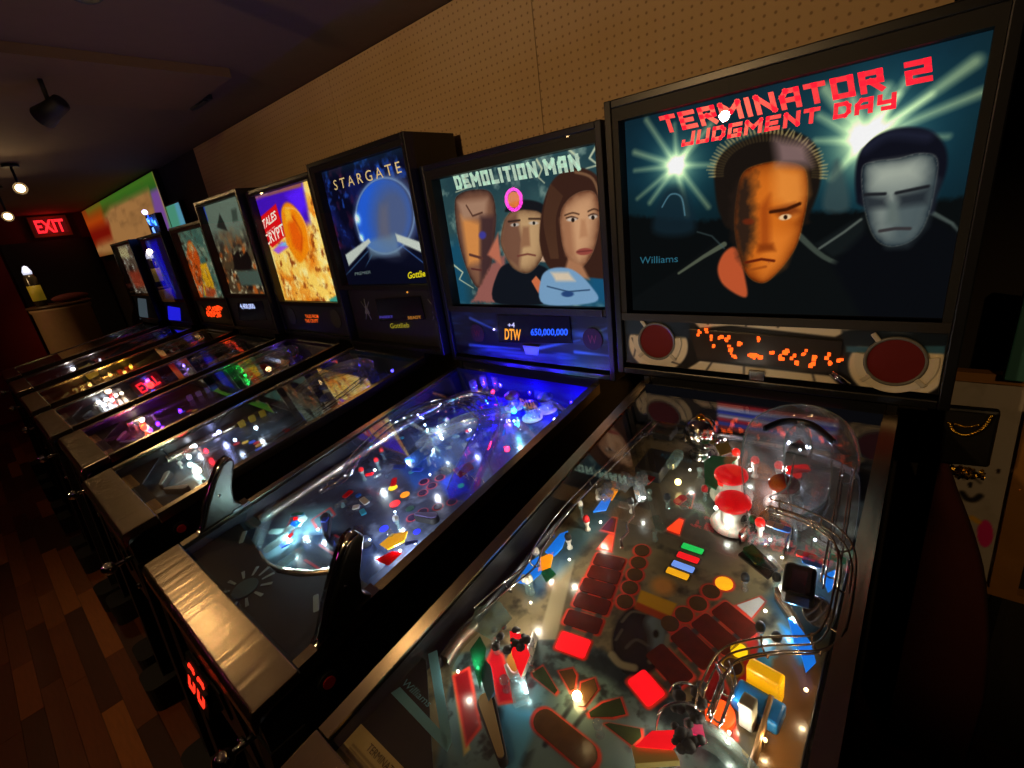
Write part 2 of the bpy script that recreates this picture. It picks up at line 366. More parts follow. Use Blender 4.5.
struct(MB().bb(X0 - .1, X0, Y0, WALLY, 0, CEIL).build('wall_far', mat('maroon_wall', (92, 46, 32), .85)))
struct(MB().bb(X1, X1 + .1, Y0, WALLY, 0, CEIL).build('wall_right', darkwall))
struct(MB().bb(X0, X1, Y0 - .1, Y0, 0, CEIL).build('wall_front', mat('charcoal_wall_paint', (24, 20, 18), .9)))

def pegboard_mat():
    m = bpy.data.materials.new('pegboard'); nt, N, L = nodes(m); b = N['Principled BSDF']; b.inputs['Roughness'].default_value = .7
    tc = N.new('ShaderNodeTexCoord'); mp = N.new('ShaderNodeMapping'); mp.inputs['Scale'].default_value = (1 / .0254,) * 3; L.new(tc.outputs['Object'], mp.inputs[0])
    fr = N.new('ShaderNodeVectorMath'); fr.operation = 'FRACTION'; L.new(mp.outputs[0], fr.inputs[0])
    sb = N.new('ShaderNodeVectorMath'); sb.operation = 'SUBTRACT'; sb.inputs[1].default_value = (.5, 0, .5); L.new(fr.outputs[0], sb.inputs[0])
    ml = N.new('ShaderNodeVectorMath'); ml.operation = 'MULTIPLY'; ml.inputs[1].default_value = (1, 0, 1); L.new(sb.outputs[0], ml.inputs[0])
    ln = N.new('ShaderNodeVectorMath'); ln.operation = 'LENGTH'; L.new(ml.outputs[0], ln.inputs[0])
    lt = N.new('ShaderNodeMapRange'); lt.inputs['From Min'].default_value = .09; lt.inputs['From Max'].default_value = .19; L.new(ln.outputs['Value'], lt.inputs['Value'])
    nz = N.new('ShaderNodeTexNoise'); nz.inputs['Scale'].default_value = 3; L.new(tc.outputs['Object'], nz.inputs['Vector'])
    c1 = N.new('ShaderNodeMix'); c1.data_type = 'RGBA'; c1.inputs['A'].default_value = (*lin((196, 168, 128)), 1); c1.inputs['B'].default_value = (*lin((176, 146, 104)), 1); L.new(nz.outputs['Fac'], c1.inputs['Factor'])
    c2 = N.new('ShaderNodeMix'); c2.data_type = 'RGBA'; c2.inputs['A'].default_value = (*lin((138, 111, 78)), 1); L.new(c1.outputs['Result'], c2.inputs['B']); L.new(lt.outputs[0], c2.inputs['Factor'])
    L.new(c2.outputs['Result'], b.inputs['Base Color']); return m
PEG = pegboard_mat()
for xa, xb in ((-3.9, -3.22), (-3.22, -2.0), (-2.0, -.78), (-.78, .27)):
    MB().bb(xa + .0012, xb - .0012, WALLY, WALLY + .012, .02, CEIL - .004).build('pegboard_panel', PEG, wall)

# track spots
def track_spot(x, y, aim, power, label, z=CEIL - .16, size=1.0, cone=105):
    t = empty('track_spotlight', (x, y, CEIL)); tag(t, label, 'spotlight', 'ceiling track spotlights')
    MB().cyl((0, 0, -.001), (0, 0, -.02), .045, n=18).build('canopy', BLACKM, t); MB().cyl((0, 0, -.02), (0, 0, min(-.03, z - CEIL + .03)), .008).build('stem', BLACKM, t)
    d = (Vector(aim) - Vector((x, y, z))).normalized(); c = Vector((0, 0, z - CEIL)); rot = d.to_track_quat('Z', 'Y').to_euler()
    MB().lathe([(.018, -.06), (.03, -.055), (.034, 0), (.042, .055), (.038, .055), (.03, .012)], n=20).build('shade', BLACKM, t, c, rot)
    MB().ball((0, 0, .04), .015 if size < 1.5 else .026, 14, 8).build('bulb', glow('warm_bulb', (255, 206, 140), 12 * size), t, c, rot)
    if power:
        l = bpy.data.lights.new('spot_lamp', 'SPOT'); l.energy = power; l.color = WARM; l.spot_size = math.radians(cone); l.spot_blend = .9; l.shadow_soft_size = .03
        o = bpy.data.objects.new('spot_lamp', l); COL.objects.link(o); o.parent = t; o.location = c + d * .062; o.rotation_euler = (-d).to_track_quat('Z', 'Y').to_euler()
    return t
for i, (x, y, aim, pw, cone) in enumerate(TRACK):
    track_spot(x, y, aim, pw, ['black track spotlight aimed at the pegboard wall', 'black ceiling spotlight over the front edge of the machines in mid row', 'black ceiling spotlight over the front edge of the farthest machines',
               'black ceiling spotlight over the aisle floor nearer the front', 'added out-of-view spotlight brightening the white board right of the machines', 'added out-of-view spotlight brightening the front of the nearest machine', 'added out-of-view spotlight brightening the beige counter', 'black ceiling spotlight above the second nearest machine'][i], CEIL - {0: .36, 7: .075}.get(i, .16), cone=cone)
p = on_z(20, 188, 2.24); track_spot(p.x, p.y, (p.x + 2.0, p.y - .2, 1.9), 5, 'small lit ceiling spotlight, upper of the two far at the left', p.z, 1.5)
p = on_z(8, 216, 2.16); track_spot(p.x, p.y, (p.x + 2.0, p.y - .3, 1.8), 8, 'bright lit ceiling spotlight, lower of the two far at the left', p.z, 1.6)
p = on_z(52, 110, 2.25); track_spot(p.x, p.y, (p.x - 1.5, p.y - 1, 1.6), 0, 'unlit black track spotlight hanging below the tan soffit', p.z)['note'] = 'off'
p = on_z(168, 97, CEIL)
v = MB().bb(-.11, .11, -.16, .16, -.022, -.002)
for k in range(6): v.box((0, -.13 + k * .052, -.026), (.19, .02, .008))
tag(v.build('ceiling_vent', BLACKM, None, (p.x, p.y, CEIL)), 'black slatted air vent in the dark ceiling', 'vent')

# painted stepped sign panel high on the wall past the pegboard
WY = WALLY + .004
def wpt(u, v): q = on_y(u, v, 1.385); return (q.x, q.z)
pa = Paint(-8.15, -4.4, 1.75, 2.385, 170, 60, wpt); pa.fill((60, 120, 40))
ag = np.clip((pa.A + 8.15) / 3.2, 0, 1); pa.all(np.clip(1 - ag * 1.6, 0, 1), (150, 60, 20))
pa.poly([(110, 207), (148, 189), (160, 222), (168, 245), (95, 255), (100, 224)], (206, 146, 84), soft=.04); pa.all((pa.n(9, 5, sx=.5, sy=2) - .5) * 1.2, (120, 84, 50)); pa.poly([(84, 208), (153, 168), (154, 180), (108, 203), (88, 216)], (84, 140, 40), soft=.04, op=.9)
pa.poly([(150, 192), (158, 188), (172, 232), (160, 236)], (150, 96, 190), soft=.03)
pa.poly([(78, 220), (100, 208), (108, 232), (82, 244)], (220, 84, 16), soft=.12); pa.poly([(84, 232), (108, 222), (112, 238), (86, 248)], (150, 24, 10), soft=.06)
pa.line([(153, 172), (171, 228)], .05, (220, 180, 90), soft=.03); pa.poly([(166, 206), (180, 196), (192, 228), (172, 232)], (110, 190, 220), soft=.02)
pa.poly([(165, 206), (173, 202), (182, 232), (170, 234)], (90, 180, 120), soft=.03, op=.7)
sg = empty('wall_sign', (0, 0, 0)); tag(sg, 'colourful stepped sign panel with green and orange bands high on the far wall', 'sign')
a = pa; k1 = a.A > -5.0
def crop(pa, x0, x1, z0, z1):
    q = Paint(x0, x1, z0, z1, 90 if x1 - x0 > 1 else 16, 26); ii = np.clip(((q.A - pa.a0) / (pa.a1 - pa.a0) * (pa.nx - 1)).round().astype(int), 0, pa.nx - 1)
    jj = np.clip(((q.B - pa.b0) / (pa.b1 - pa.b0) * (pa.ny - 1)).round().astype(int), 0, pa.ny - 1); q.rgb = pa.rgb[jj * pa.nx + ii]; return q
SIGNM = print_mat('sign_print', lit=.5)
MB().bb(-8.1, -4.83, 1.39, 1.431, 1.80, 2.383).build('sign_box', BLACKM, sg); MB().bb(-4.828, -4.46, 1.39, 1.431, 1.80, 2.10).build('sign_box', BLACKM, sg)
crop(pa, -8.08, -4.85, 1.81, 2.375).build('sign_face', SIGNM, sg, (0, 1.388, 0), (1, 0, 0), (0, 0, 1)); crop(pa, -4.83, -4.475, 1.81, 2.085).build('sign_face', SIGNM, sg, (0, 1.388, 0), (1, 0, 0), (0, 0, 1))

# far end: exit sign, red door leaf, counter with jar and cushion
p = on_x(51, 226, -8.2); ex = empty('exit_sign', (X0 + .03, p.y, p.z)); tag(ex, 'glowing red EXIT sign on the far wall', 'exit sign')
MB().bb(-.025, .025, -.19, .19, -.125, .125).build('housing', mat('sign_housing', (120, 96, 66), .6), ex, bevel=.006)
MB().bb(.025, .028, -.16, .16, -.09, .095).build('lit_panel', glow('exit_panel', (70, 6, 8), 1.0), ex)
lettering('lettering', 'EXIT', [(.029, -.14, -.075), (.029, .14, -.075), (.029, .14, .08), (.029, -.14, .08)], glow('exit_red', (255, 40, 50), 1.4), ex, bold=.03)
lamp('exit_lamp', (.12, 0, 0), (255, 40, 30), .8, ex, .05)
a, b = on_x(2, 238, -8.2), on_x(22, 330, -8.2)
struct(MB().bb(X0 + .001, X0 + .05, Y0 + .1, a.y - .08, 0, 2.1).build('door_1', mat('red_door', (150, 30, 14), .6, emit=None)))
struct(MB().bb(X0 + .001, X0 + .04, a.y - .05, 1.40, 0, 2.08).build('door_2', BLACKM))
CY = .70; c = empty('counter', (-7.1, CY, 0)); tag(c, 'beige rounded counter at the far end beside the red door', 'counter')
MB().lathe([(.27, 0), (.27, .1), (.255, .12), (.255, 1.28), (.27, 1.30), (.27, 1.33)], n=28).build('body', mat('beige_paint', (188, 150, 108), .6), c)
MB().lathe([(.28, 1.33), (.285, 1.34), (.285, 1.355), (.27, 1.36)], n=28).build('worktop', mat('brown_top', (92, 66, 44), .4), c)
cu = MB(); cu.ball((0, 0, 0), .1, 16, 8, (.9, 1.7, .45)); tag(cu.build('cushion', mat('dark_red_cloth', (100, 34, 28), .8), None, (-7.02, .80, 1.405)), 'dark red oblong cushion lying on the beige counter', 'cushion')
j = empty('glass_jar', (-7.02, .55, 1.36)); tag(j, 'tall jar with a yellow label and a glowing white top on the beige counter', 'jar')
MB().lathe([(.05, 0), (.055, .02), (.055, .30), (.035, .34)], n=18).build('body', mat('jar_dark', (60, 52, 40), .2), j)
MB().lathe([(.057, .06), (.057, .22)], n=18).build('label', mat('yellow_label', (200, 170, 50), .5, emit=(190, 160, 40), estr=.1), j)
MB().lathe([(.036, .34), (.04, .37), (.02, .42), (.004, .43)], n=16).build('lit_top', glow('white_blue', (225, 230, 255), .9), j)
lamp('jar_lamp', (0.08, 0, .42), (255, 220, 170), .5, j, .03)

# neon ring sign on the wall opposite (seen mirrored in a backglass)
nr = empty('neon_sign', (-4.03, Y0 + .02, 1.82)); tag(nr, 'round magenta neon ring sign on the wall opposite the machines', 'neon sign')
ring = [((.13) * math.cos(i * math.pi / 16), .03, .13 * math.sin(i * math.pi / 16)) for i in range(32)]
MB().cyl((0, 0, 0), (0, .015, 0), .17, n=32).build('backing', BLACKM, nr); MB().tube(ring, .022, 8, True).build('neon_tube', glow('neon_magenta', (255, 60, 210), 9), nr)
MB().cyl((0, .016, 0), (0, .03, 0), .10, n=24).build('lit_disc', glow('neon_orange', (255, 140, 60), 5), nr)

# right of the nearest machine: framed board, black bag, teal panel
RY = 1.345
bd = empty('framed_board', (0, RY, 0)); tag(bd, 'white board with tan wooden frame, drawn moustache face and pink spot, right of the machines', 'board')
def rp(u, v): q = on_y(u, v, RY); return (q.x, q.z)
pa = Paint(.376, .56, .61, 1.15, 60, 160, rp); pa.fill((182, 172, 158)); pa.all((pa.n(30) - .55) * 1.5, (150, 138, 120))
pa.ell([(977, 532), (993, 532), (985, 520), (985, 547)], (225, 30, 120), .08); pa.line([(962, 492), (967, 498), (974, 499), (980, 495)], .012, (20, 16, 14), curve=True); pa.ell([(968, 484), (973, 484), (970, 481), (970, 487)], (20, 16, 14), .2)
pa.line([(964, 478), (974, 477), (980, 482)], .004, (60, 50, 44)); pa.ell([(996, 470), (1001, 470), (998, 468), (998, 473)], (40, 20, 18), .2); pa.line([(972, 517), (978, 521)], .012, (230, 170, 30))
pa.build('board_face', print_mat('paper_print', rough=.7), bd, (0, -.004, 0), (1, 0, 0), (0, 0, 1)); MB().bb(.376, .56, -.003, .012, .61, 1.15).build('backing', mat('white_board', (170, 160, 145), .7), bd)
fm = mat('tan_frame_wood', (170, 120, 56), .55, col2=(140, 92, 40)); MB().bb(.376, .58, -.015, .015, 1.15, 1.172).build('frame_rail', fm, bd)
MB().prism([(.497, -.018, 1.15), (.545, -.018, 1.15), (.56, -.018, .61), (.512, -.018, .61)], (0, .03, 0)).build('frame_rail', fm, bd); MB().bb(.376, .58, -.015, .015, .59, .61).build('frame_rail', fm, bd)
MB().bb(.385, .40, -.010, .010, 0, .59).build('leg', BLACKM, bd); MB().bb(.52, .54, -.010, .010, 0, .59).build('leg', BLACKM, bd)
BY = 1.225; bg = empty('shoulder_bag', (0, BY, 0)); tag(bg, 'small black square bag with a gold chain hanging in front of the white board', 'bag')
q = [on_y(u, v, BY) for u, v in ((946, 405), (1001, 410), (989, 466), (938, 461))]
MB().prism([(k.x, -.012, k.z) for k in q], (0, .024, 0)).build('body', mat('bag_black', (14, 12, 12), .5, bump=.3), bg, bevel=.006)
ch = smooth_path([(on_y(u, v, BY).x, -.018, on_y(u, v, BY).z) for u, v in ((949, 420), (954, 428), (965, 432), (978, 428), (986, 421), (991, 413))], 4)
GOLD = mat('gold_chain', (215, 170, 60), .25, 1.0, emit=(200, 160, 50), estr=.0)
chain = MB()
for k, c0 in enumerate(ch):
    chain.ball(c0, .0042, 8, 6, (1.2, .7, .9))
chain.build('chain', GOLD, bg)
ch = smooth_path([(on_y(u, v, BY).x, -.016, on_y(u, v, BY).z) for u, v in ((955, 421), (966, 424), (978, 422))], 5); c2 = MB()
for c0 in ch: c2.ball(c0, .003, 8, 6)
c2.build('chain', GOLD, bg)
gs = MB(); q0, q1 = on_y(953, 468, 1.31), on_y(984, 474, 1.31)
for k in range(70): gs.box((q0.x + (q1.x - q0.x) * random.random(), 1.312 + random.uniform(-.004, .004), q0.z - .03 * random.random() + .008), (.006, .002, .006), Euler((random.random(), random.random() * 3, random.random())).to_matrix())
go = gs.build('sequin_trim', GOLD); tag(go, 'strip of gold sequins below the black bag', 'sequins'); go['kind'] = 'stuff'
q = [on_y(u, v, 1.31) for u, v in ((1026, 285), (1003, 379), (1060, 384), (1075, 290))]
tag(MB().prism([(k.x, 1.30, k.z) for k in q], (0, .03, 0)).build('teal_panel', mat('teal_paint', (52, 110, 104), .6), None, bevel=.003), 'teal panel above the white board at the right edge', 'panel')
co = empty('garment', (0, 1.268, 0)); tag(co, 'dark maroon curtain hanging to the floor beside the nearest machine', 'garment')  # taken for a coat; lower part added so it reaches the floor
q = smooth_path([(on_y(u, v, 1.268).x, 0, on_y(u, v, 1.268).z) for u, v in ((925, 405), (950, 466), (958, 490), (968, 515), (978, 545), (986, 580), (990, 640), (985, 700))], 3); q.append(Vector((q[-1].x, 0, .001)))
xs = .372; b = MB()
for i, p in enumerate(q): b.v += [(xs, -.02, p.z), (max(p.x - .012, xs + .004), -.022 - .008 * math.sin(i * .9), p.z), (max(p.x, xs + .006), 0, p.z), (xs, .018, p.z)]
for i in range(len(q) - 1):
    for k in range(4): b.f.append((i * 4 + k, i * 4 + (k + 1) % 4, (i + 1) * 4 + (k + 1) % 4, (i + 1) * 4 + k)); b.sm.append(True)
n = (len(q) - 1) * 4; b.f += [(0, 1, 2, 3), (n, n + 1, n + 2, n + 3)]; b.sm += [False, False]
b.build('cloth', mat('maroon_cloth', (78, 26, 22), .9, bump=.4, bscale=80), co)

# ------------------------------------------------------------------ the pinball machines
B_PF = .114; TH = math.atan(B_PF)
class Machine:
    def __init__(s, label, xc, y0, z0, ts, w, yb, bot, top, bw, body=BLACK, bxo=0.0, dy=.04):
        s.xc, s.y0, s.z0, s.ts, s.w, s.yb, s.bot, s.top, s.bw, s.bxo, s.dy = xc, y0, z0, ts, w, yb - y0, bot, top, bw, bxo, dy
        s.ybw = yb; s.root = empty('pinball_machine', (xc, y0, 0)); tag(s.root, label, 'pinball machine', 'pinball machines in a row along the wall')
        s.D = min(s.yb + .25, WALLY - y0 - .025); R = s.root; hw = w / 2; zb = z0 - .36; yb = s.yb; D = s.D; rz = lambda y: z0 + ts * y
        b = MB()
        prof = [(0, zb), (0, z0 - .036), (.07, rz(.07) - .012), (yb, rz(yb) - .008), (yb + .001, bot - .001), (D, bot - .001), (D, zb + .05)]
        for sx in (-1, 1): b.prism([(sx * (hw - .004), y, z) for y, z in prof], (-sx * .017, 0, 0))
        b.bb(-hw + .02, hw - .02, .001, .018, zb, z0 - .04); b.bb(-hw + .02, hw - .02, D - .018, D - .001, zb + .05, bot - .002)
        b.prism([(-hw + .02, .018, zb + .02), (hw - .02, .018, zb + .02), (hw - .02, D - .02, zb + .07), (-hw + .02, D - .02, zb + .07)], (0, 0, .012))
        b.bb(-hw + .022, hw - .022, yb + .004, D - .02, bot - .03, bot - .002)
        b.build('cabinet', body, R)
        for sx in (-1, 1):
            xo = sx * hw; cs = [(xo, -.028), (xo, .004), (xo - sx * .025, .004), (xo - sx * .025, 0), (xo - sx * .003, -.001), (xo - sx * .003, -.028)]
            y1 = .082; MB().prism([(x, y1, rz(y1) + z) for x, z in cs], (0, yb - y1 - .002, ts * (yb - y1 - .002))).build('side_rail', STEEL, R)
        cs = [(-.012, -.045), (-.012, -.008), (-.004, .004), (.08, .004 + .08 * ts), (.08, -.012), (.004, -.02), (-.006, -.045)]
        MB().prism([(-hw - .003, y, z0 + z) for y, z in cs], (w + .006, 0, 0)).build('lockdown_bar', STEEL, R, bevel=.003)
        MB().prism([(-hw + .022, .086, rz(.086) - .004), (hw - .022, .086, rz(.086) - .004), (hw - .022, yb - .004, rz(yb - .004) - .004), (-hw + .022, yb - .004, rz(yb - .004) - .004)], (0, 0, .003)).build('playfield_glass', GLASS, R)
        # legs with rubber feet; wide front blocks fill in the dark of leg shadows
        for sx in (-1, 1):
            for front in (1, 0):
                yc = 0 if front else D; dy = -.05 if front else .0; zt = zb + .26 if front else zb + .3; xo = sx * (hw - .001); sg = -1 if front else 1
                pr = [(xo + sx * .004, yc + sg * .004), (xo + sx * .004, yc - sg * .06), (xo, yc - sg * .06), (xo, yc), (xo - sx * .06, yc), (xo - sx * .06, yc + sg * .004)]
                lg = MB().prism([(x, y, zt) for x, y in pr], (sx * .0, dy, .03 - zt)).build('leg', BLACKM, R)
                MB().cyl((xo - sx * .02, yc + dy - sg * .02, 0), (xo - sx * .02, yc + dy - sg * .02, .035), .027, .02, 16).build('foot', RUBBER, lg)
                if front: MB().prism([(xo - sx * .025 + px, yc + dy - .0 + py, 0.001) for px, py in rrect(.15, .13, .035)], (0, 0, .11)).build('leg_shade_block', RUBBER, lg)
        # coin door
        cd = MB().prism([(x, -.006, (zb + z0 - .06) / 2 + z) for x, z in rrect(.30, .24, .02)], (0, .0065, 0)).build('coin_door', mat('coin_door_black', (20, 20, 22), .35, bump=.15), R)
        for sx in (-1, 1):
            MB().bb(sx * .06 - .028, sx * .06 + .028, -.012, -.006, zb + .15, zb + .23).build('coin_slot', DARKMETAL, cd, bevel=.003)
        MB().cyl((.10, -.006, zb + .10), (.10, -.016, zb + .10), .009).build('door_lock', CHROME, cd)
        pk = MB().cyl((hw - .06, .0, z0 - .10), (hw - .06, -.045, z0 - .10), .008); pk.lathe([(.012, 0), (.02, .008), (.02, .02), (.012, .03), (.004, .032)], n=14)
        n = len(pk.v)
        pk2 = MB().cyl((hw - .06, .0, z0 - .10), (hw - .06, -.05, z0 - .10), .007).ball((hw - .06, -.058, z0 - .10), .019, 14, 8); pk2.build('plunger', CHROME, R)
        for sx in (-1, 1):
            x = sx * (hw - .004); y = .12; z = rz(y) - .075
            MB().cyl((x, y, z), (x + sx * .006, y, z), .020, n=18).build('flipper_button', BLACKM, R); MB().cyl((x + sx * .004, y, z), (x + sx * .009, y, z), .012, n=16).build('flipper_button', REDP, R)
        # playfield board
        s.zpf = z0 + ts * .095 - .065 - B_PF * .095; s.O = Vector((xc, y0, s.zpf)); s.ex = Vector((1, 0, 0)); s.ey = Vector((0, math.cos(TH), math.sin(TH))); s.ez = Vector((0, -math.sin(TH), math.cos(TH)))
        s.pw = hw - .024; s.t1 = (yb - .02) / math.cos(TH)
        s.pl = MB().bb(-s.pw, s.pw, .03, s.t1, -.014, -.001).build('playfield', WOODB, R, (0, 0, s.zpf), (TH, 0, 0))
        # backbox
        t = .019; bb = MB(); zc0, zc1 = bot, top
        for sx in (-1, 1): bb.bb(sx * bw - (t if sx > 0 else 0), sx * bw + (t if sx < 0 else 0), yb, D, zc0, zc1)
        bb.bb(-bw + t, bw - t, yb, D, zc1 - t, zc1 - .0005); bb.bb(-bw + t, bw - t, yb, D, zc0 + .0005, zc0 + t); bb.bb(-bw + t, bw - t, D - .01, D - .0005, zc0 + t, zc1 - t)
        s.bbx = bb.build('backbox', body, R, (bxo, 0, 0), bevel=.0025)
    def q(s, u, v, h=0.0):
        d = on_plane(u, v, s.ez, s.O + s.ez * h) - s.O; return Vector((d.dot(s.ex), d.dot(s.ey), d.dot(s.ez)))
    def qm(s, u, v): a = s.q(u, v); return (a.x, a.y)
    def bz(s, u, v, dy=0.0): a = on_y(u, v, s.ybw + dy); return (a.x - s.xc - s.bxo, a.z)
    def art(s, paint, z0, z1, lit=1.0, name='translite', frame=BLACKM):
        dy = s.dy
        o = paint.build(name, print_mat('translite_%02d' % int(lit * 20), lit=lit), s.bbx, (0, s.yb + dy, 0), (1, 0, 0), (0, 0, 1))
        f = MB(); w0, w1 = s.bw - .0195, paint.a1; ya, yb2 = s.yb + .004, s.yb + dy + .004
        f.bb(-w0, paint.a0, ya, yb2, z0 - .02, s.top - .0195); f.bb(w1, w0, ya, yb2, z0 - .02, s.top - .0195); f.bb(paint.a0, w1, ya, yb2, z1, s.top - .0195); f.bb(paint.a0, w1, ya, yb2, z0 - .02, z0)
        f.build('molding', frame, s.bbx)
        MB().bb(-w0 + .001, w0 - .001, s.yb + .0005, s.yb + .003, z0 - .02, s.top - .02).build('backglass_pane', GLASS, s.bbx)
        return o
    def text(s, txt, px, m, block=0, **k):
        """px: bl br tr tl in photo pixels on the backglass plane"""
        dy = s.dy - .002; q = [(s.bz(*p, dy)[0], s.yb + dy, s.bz(*p, dy)[1]) for p in px]
        return block_lettering('lettering', txt, q, m, s.bbx, block) if block else lettering('lettering', txt, q, m, s.bbx, **k)
    # --- playfield furniture -------------------------------------------------
    def paint(s, nx, ny): return Paint(-s.pw, s.pw, .03, s.t1, nx, ny, s.qm)
    def lay(s, paint, rough=.25): return paint.build('playfield_art', print_mat('playfield_print', rough=rough, coat=.3), s.pl, (0, 0, .0005), (1, 0, 0), (0, 1, 0))
    def insert(s, pts, m, hh=.0012):
        c = sum((Vector((*p, 0)) for p in pts), Vector()) / len(pts)
        return MB().prism([(p[0] - c.x, p[1] - c.y, 0) for p in pts], (0, 0, hh)).build('insert', m, s.pl, (c.x, c.y, .0008))
    def disc(s, x, y, r, m): return s.insert([(x + r * math.cos(i * math.pi / 9), y + r * math.sin(i * math.pi / 9)) for i in range(18)], m)
    def rect(s, x, y, w, h, ang, m, r=None):
        r = min(w, h) * .25 if r is None else r; ca, sa = math.cos(ang), math.sin(ang)
        return s.insert([(x + a * ca - b * sa, y + a * sa + b * ca) for a, b in rrect(w, h, r, 3)], m)
    def tri(s, x, y, w, l, ang, m):
        ca, sa = math.cos(ang), math.sin(ang); return s.insert([(x + a * ca - b * sa, y + a * sa + b * ca) for a, b in ((-w / 2, -l / 2), (w / 2, -l / 2), (w * .08, l / 2), (-w * .08, l / 2))], m)
    def bulb(s, p, col, power, r=.006, k=14, name='bulb'):
        p = Vector(p); p.x = max(-s.pw + .02, min(s.pw - .02, p.x)); p.y = max(.27, min(s.t1 - .05, p.y)); MB().ball((0, 0, 0), r, 12, 8).build(name, glow('bulb_%d_%d_%d_%d' % (*col, k * 10), col, k), s.pl, p)
        if power: lamp('playfield_lamp', p + Vector((0, 0, r * 1.6)), col, power, s.pl, r * 1.2)
    def post(s, x, y, h, m, r=.006, top=None):
        MB().lathe([(r, 0), (r, .003), (r * .6, .006), (r * .6, h * .7), (r, h * .75), (r, h)], n=10).build('post', m, s.pl, (x, y, 0))
        if top: MB().lathe([(r * 1.15, 0), (r * 1.2, .006), (r * .8, .012), (r * .2, .014)], n=10).build('post_cap', top, s.pl, (x, y, h))
    def bumper(s, x, y, capm, bodym=WHITEP, r=.037, h=.05):
        MB().lathe([(r * .95, 0), (r * .95, .006), (r * .7, .008), (r * .7, h * .8), (r * .8, h)], n=22).build('bumper_body', bodym, s.pl, (x, y, .001))
        MB().lathe([(r * .9, 0), (r, .004), (r * .98, .010), (r * .72, .017), (r * .3, .021), (r * .02, .0215)], n=22).build('bumper_cap', capm, s.pl, (x, y, h + .001))
        MB().lathe([(r * 1.25, 0), (r * 1.3, .003), (r * 1.0, .007)], n=22).build('bumper_skirt', WHITEP, s.pl, (x, y, .003))
    def flipper(s, x, y, ang, top=WHITEP, rub=RUBBER, l=.075):
        pr = []
        for k in range(9): a = math.pi / 2 + math.pi * k / 8; pr.append((.014 * math.cos(a), .014 * math.sin(a)))
        for k in range(9): a = -math.pi / 2 + math.pi * k / 8; pr.append((l + .007 * math.cos(a), .007 * math.sin(a)))
        MB().prism([(*p, .004) for p in pr], (0, 0, .018)).build('flipper_rubber', rub, s.pl, (x, y, 0), (0, 0, ang)); MB().prism([(a * .97, b * .72, .0225) for a, b in pr], (0, 0, .003)).build('flipper', top, s.pl, (x, y, 0), (0, 0, ang))
    def plate(s, pts, h, m, th=.0025, name='plastic_plate', posts=True):
        c = sum((Vector((*p, 0)) for p in pts), Vector()) / len(pts)
        o = MB().prism([(p[0] - c.x, p[1] - c.y, 0) for p in pts], (0, 0, th)).build(name, m, s.pl, (c.x, c.y, h))
        return o
    def target(s, x, y, ang, m, w=.026, h=.03):
        MB().prism([(a, 0, b + h / 2 + .002) for a, b in rrect(w, h, .004, 3)], (0, .004, 0)).build('target', m, s.pl, (x, y, 0), (0, 0, ang))
    def wires(s, path, gap=.024, r=.0015, m=WIRE, hoops=True, rails=4, n=8):
        P = smooth_path(path, n); L = []
        for i, p in enumerate(P):
            t = P[min(i + 1, len(P) - 1)] - P[max(i - 1, 0)]; t.z = 0; t.normalize(); L.append(Vector((t.y, -t.x, 0)))
        b = MB()
        for sd, up in ((-.5, .012), (.5, .012), (-.3, 0), (.3, 0))[:rails]: b.tube([p + d * (gap * sd) + Vector((0, 0, up)) for p, d in zip(P, L)], r, 6)
        if hoops:
            for i in range(3, len(P) - 1, 9): b.tube([P[i] + L[i] * (gap * a) + Vector((0, 0, z)) for a, z in ((-.55, .014), (-.45, -.001), (0, -.005), (.45, -.001), (.55, .014))], r, 6)
        return b.build('wire_ramp', m, s.pl)
    def ramp(s, path, w=.05, h=.03, m=None, n=8):
        P = smooth_path(path, n); b = MB(); b.strip(P, [(-w / 2, h), (-w / 2, 0), (w / 2, 0), (w / 2, h)])
        b.strip(P, [(-w / 2 - .002, h), (-w / 2 - .002, -.002), (w / 2 + .002, -.002), (w / 2 + .002, h)])
        o = b.build('clear_ramp', m or CLEAR, s.pl); e = MB()
        for sd in (-1, 1):
            L = []
            for i, p in enumerate(P):
                t = P[min(i + 1, len(P) - 1)] - P[max(i - 1, 0)]; t.z = 0; t.normalize(); L.append(p + Vector((t.y, -t.x, 0)) * (sd * w / 2) + Vector((0, 0, h)))
            e.tube(L, .0017, 6)
        e.build('ramp_edge', ICE, s.pl); return o
    def guide(s, path, h=.022, th=.0016, m=STEEL, n=6, name='ball_guide'):
        P = smooth_path(path, n); b = MB(); b.strip(P, [(-th, 0), (-th, h), (th, h), (th, 0)]); return b.build(name, m, s.pl)
    def backboard(s, paint, h=.10, m=None): return paint.build('backboard', m or print_mat('backboard_print', lit=.3), s.pl, (0, s.t1 - .004, 0), (1, 0, 0), (0, 0, 1))  # panel emits by itself in place of the lamps lighting it
    def apron(s, t1, m=BLACKM, cards=True, tongue=.0, cm=None):
        y1 = t1; w = s.pw
        o = MB().prism([(-w, .03, .028), (w, .03, .028), (w, y1, .03), (w * .96, y1, .03), (.085, .125, .03), (-.085, .125, .03), (-w * .96, y1, .03), (-w, y1, .03)], (0, 0, .003)).build('apron', m, s.pl)
        if cards:
            for sx in (-1, 1): MB().prism([(sx * w * .6 + a, .085 + b, .0335) for a, b in rrect(.14, .07, .006, 3)], (0, 0, .0008)).build('instruction_card', cm or mat('cream_card', (190, 165, 110), .6), s.pl)
        return o

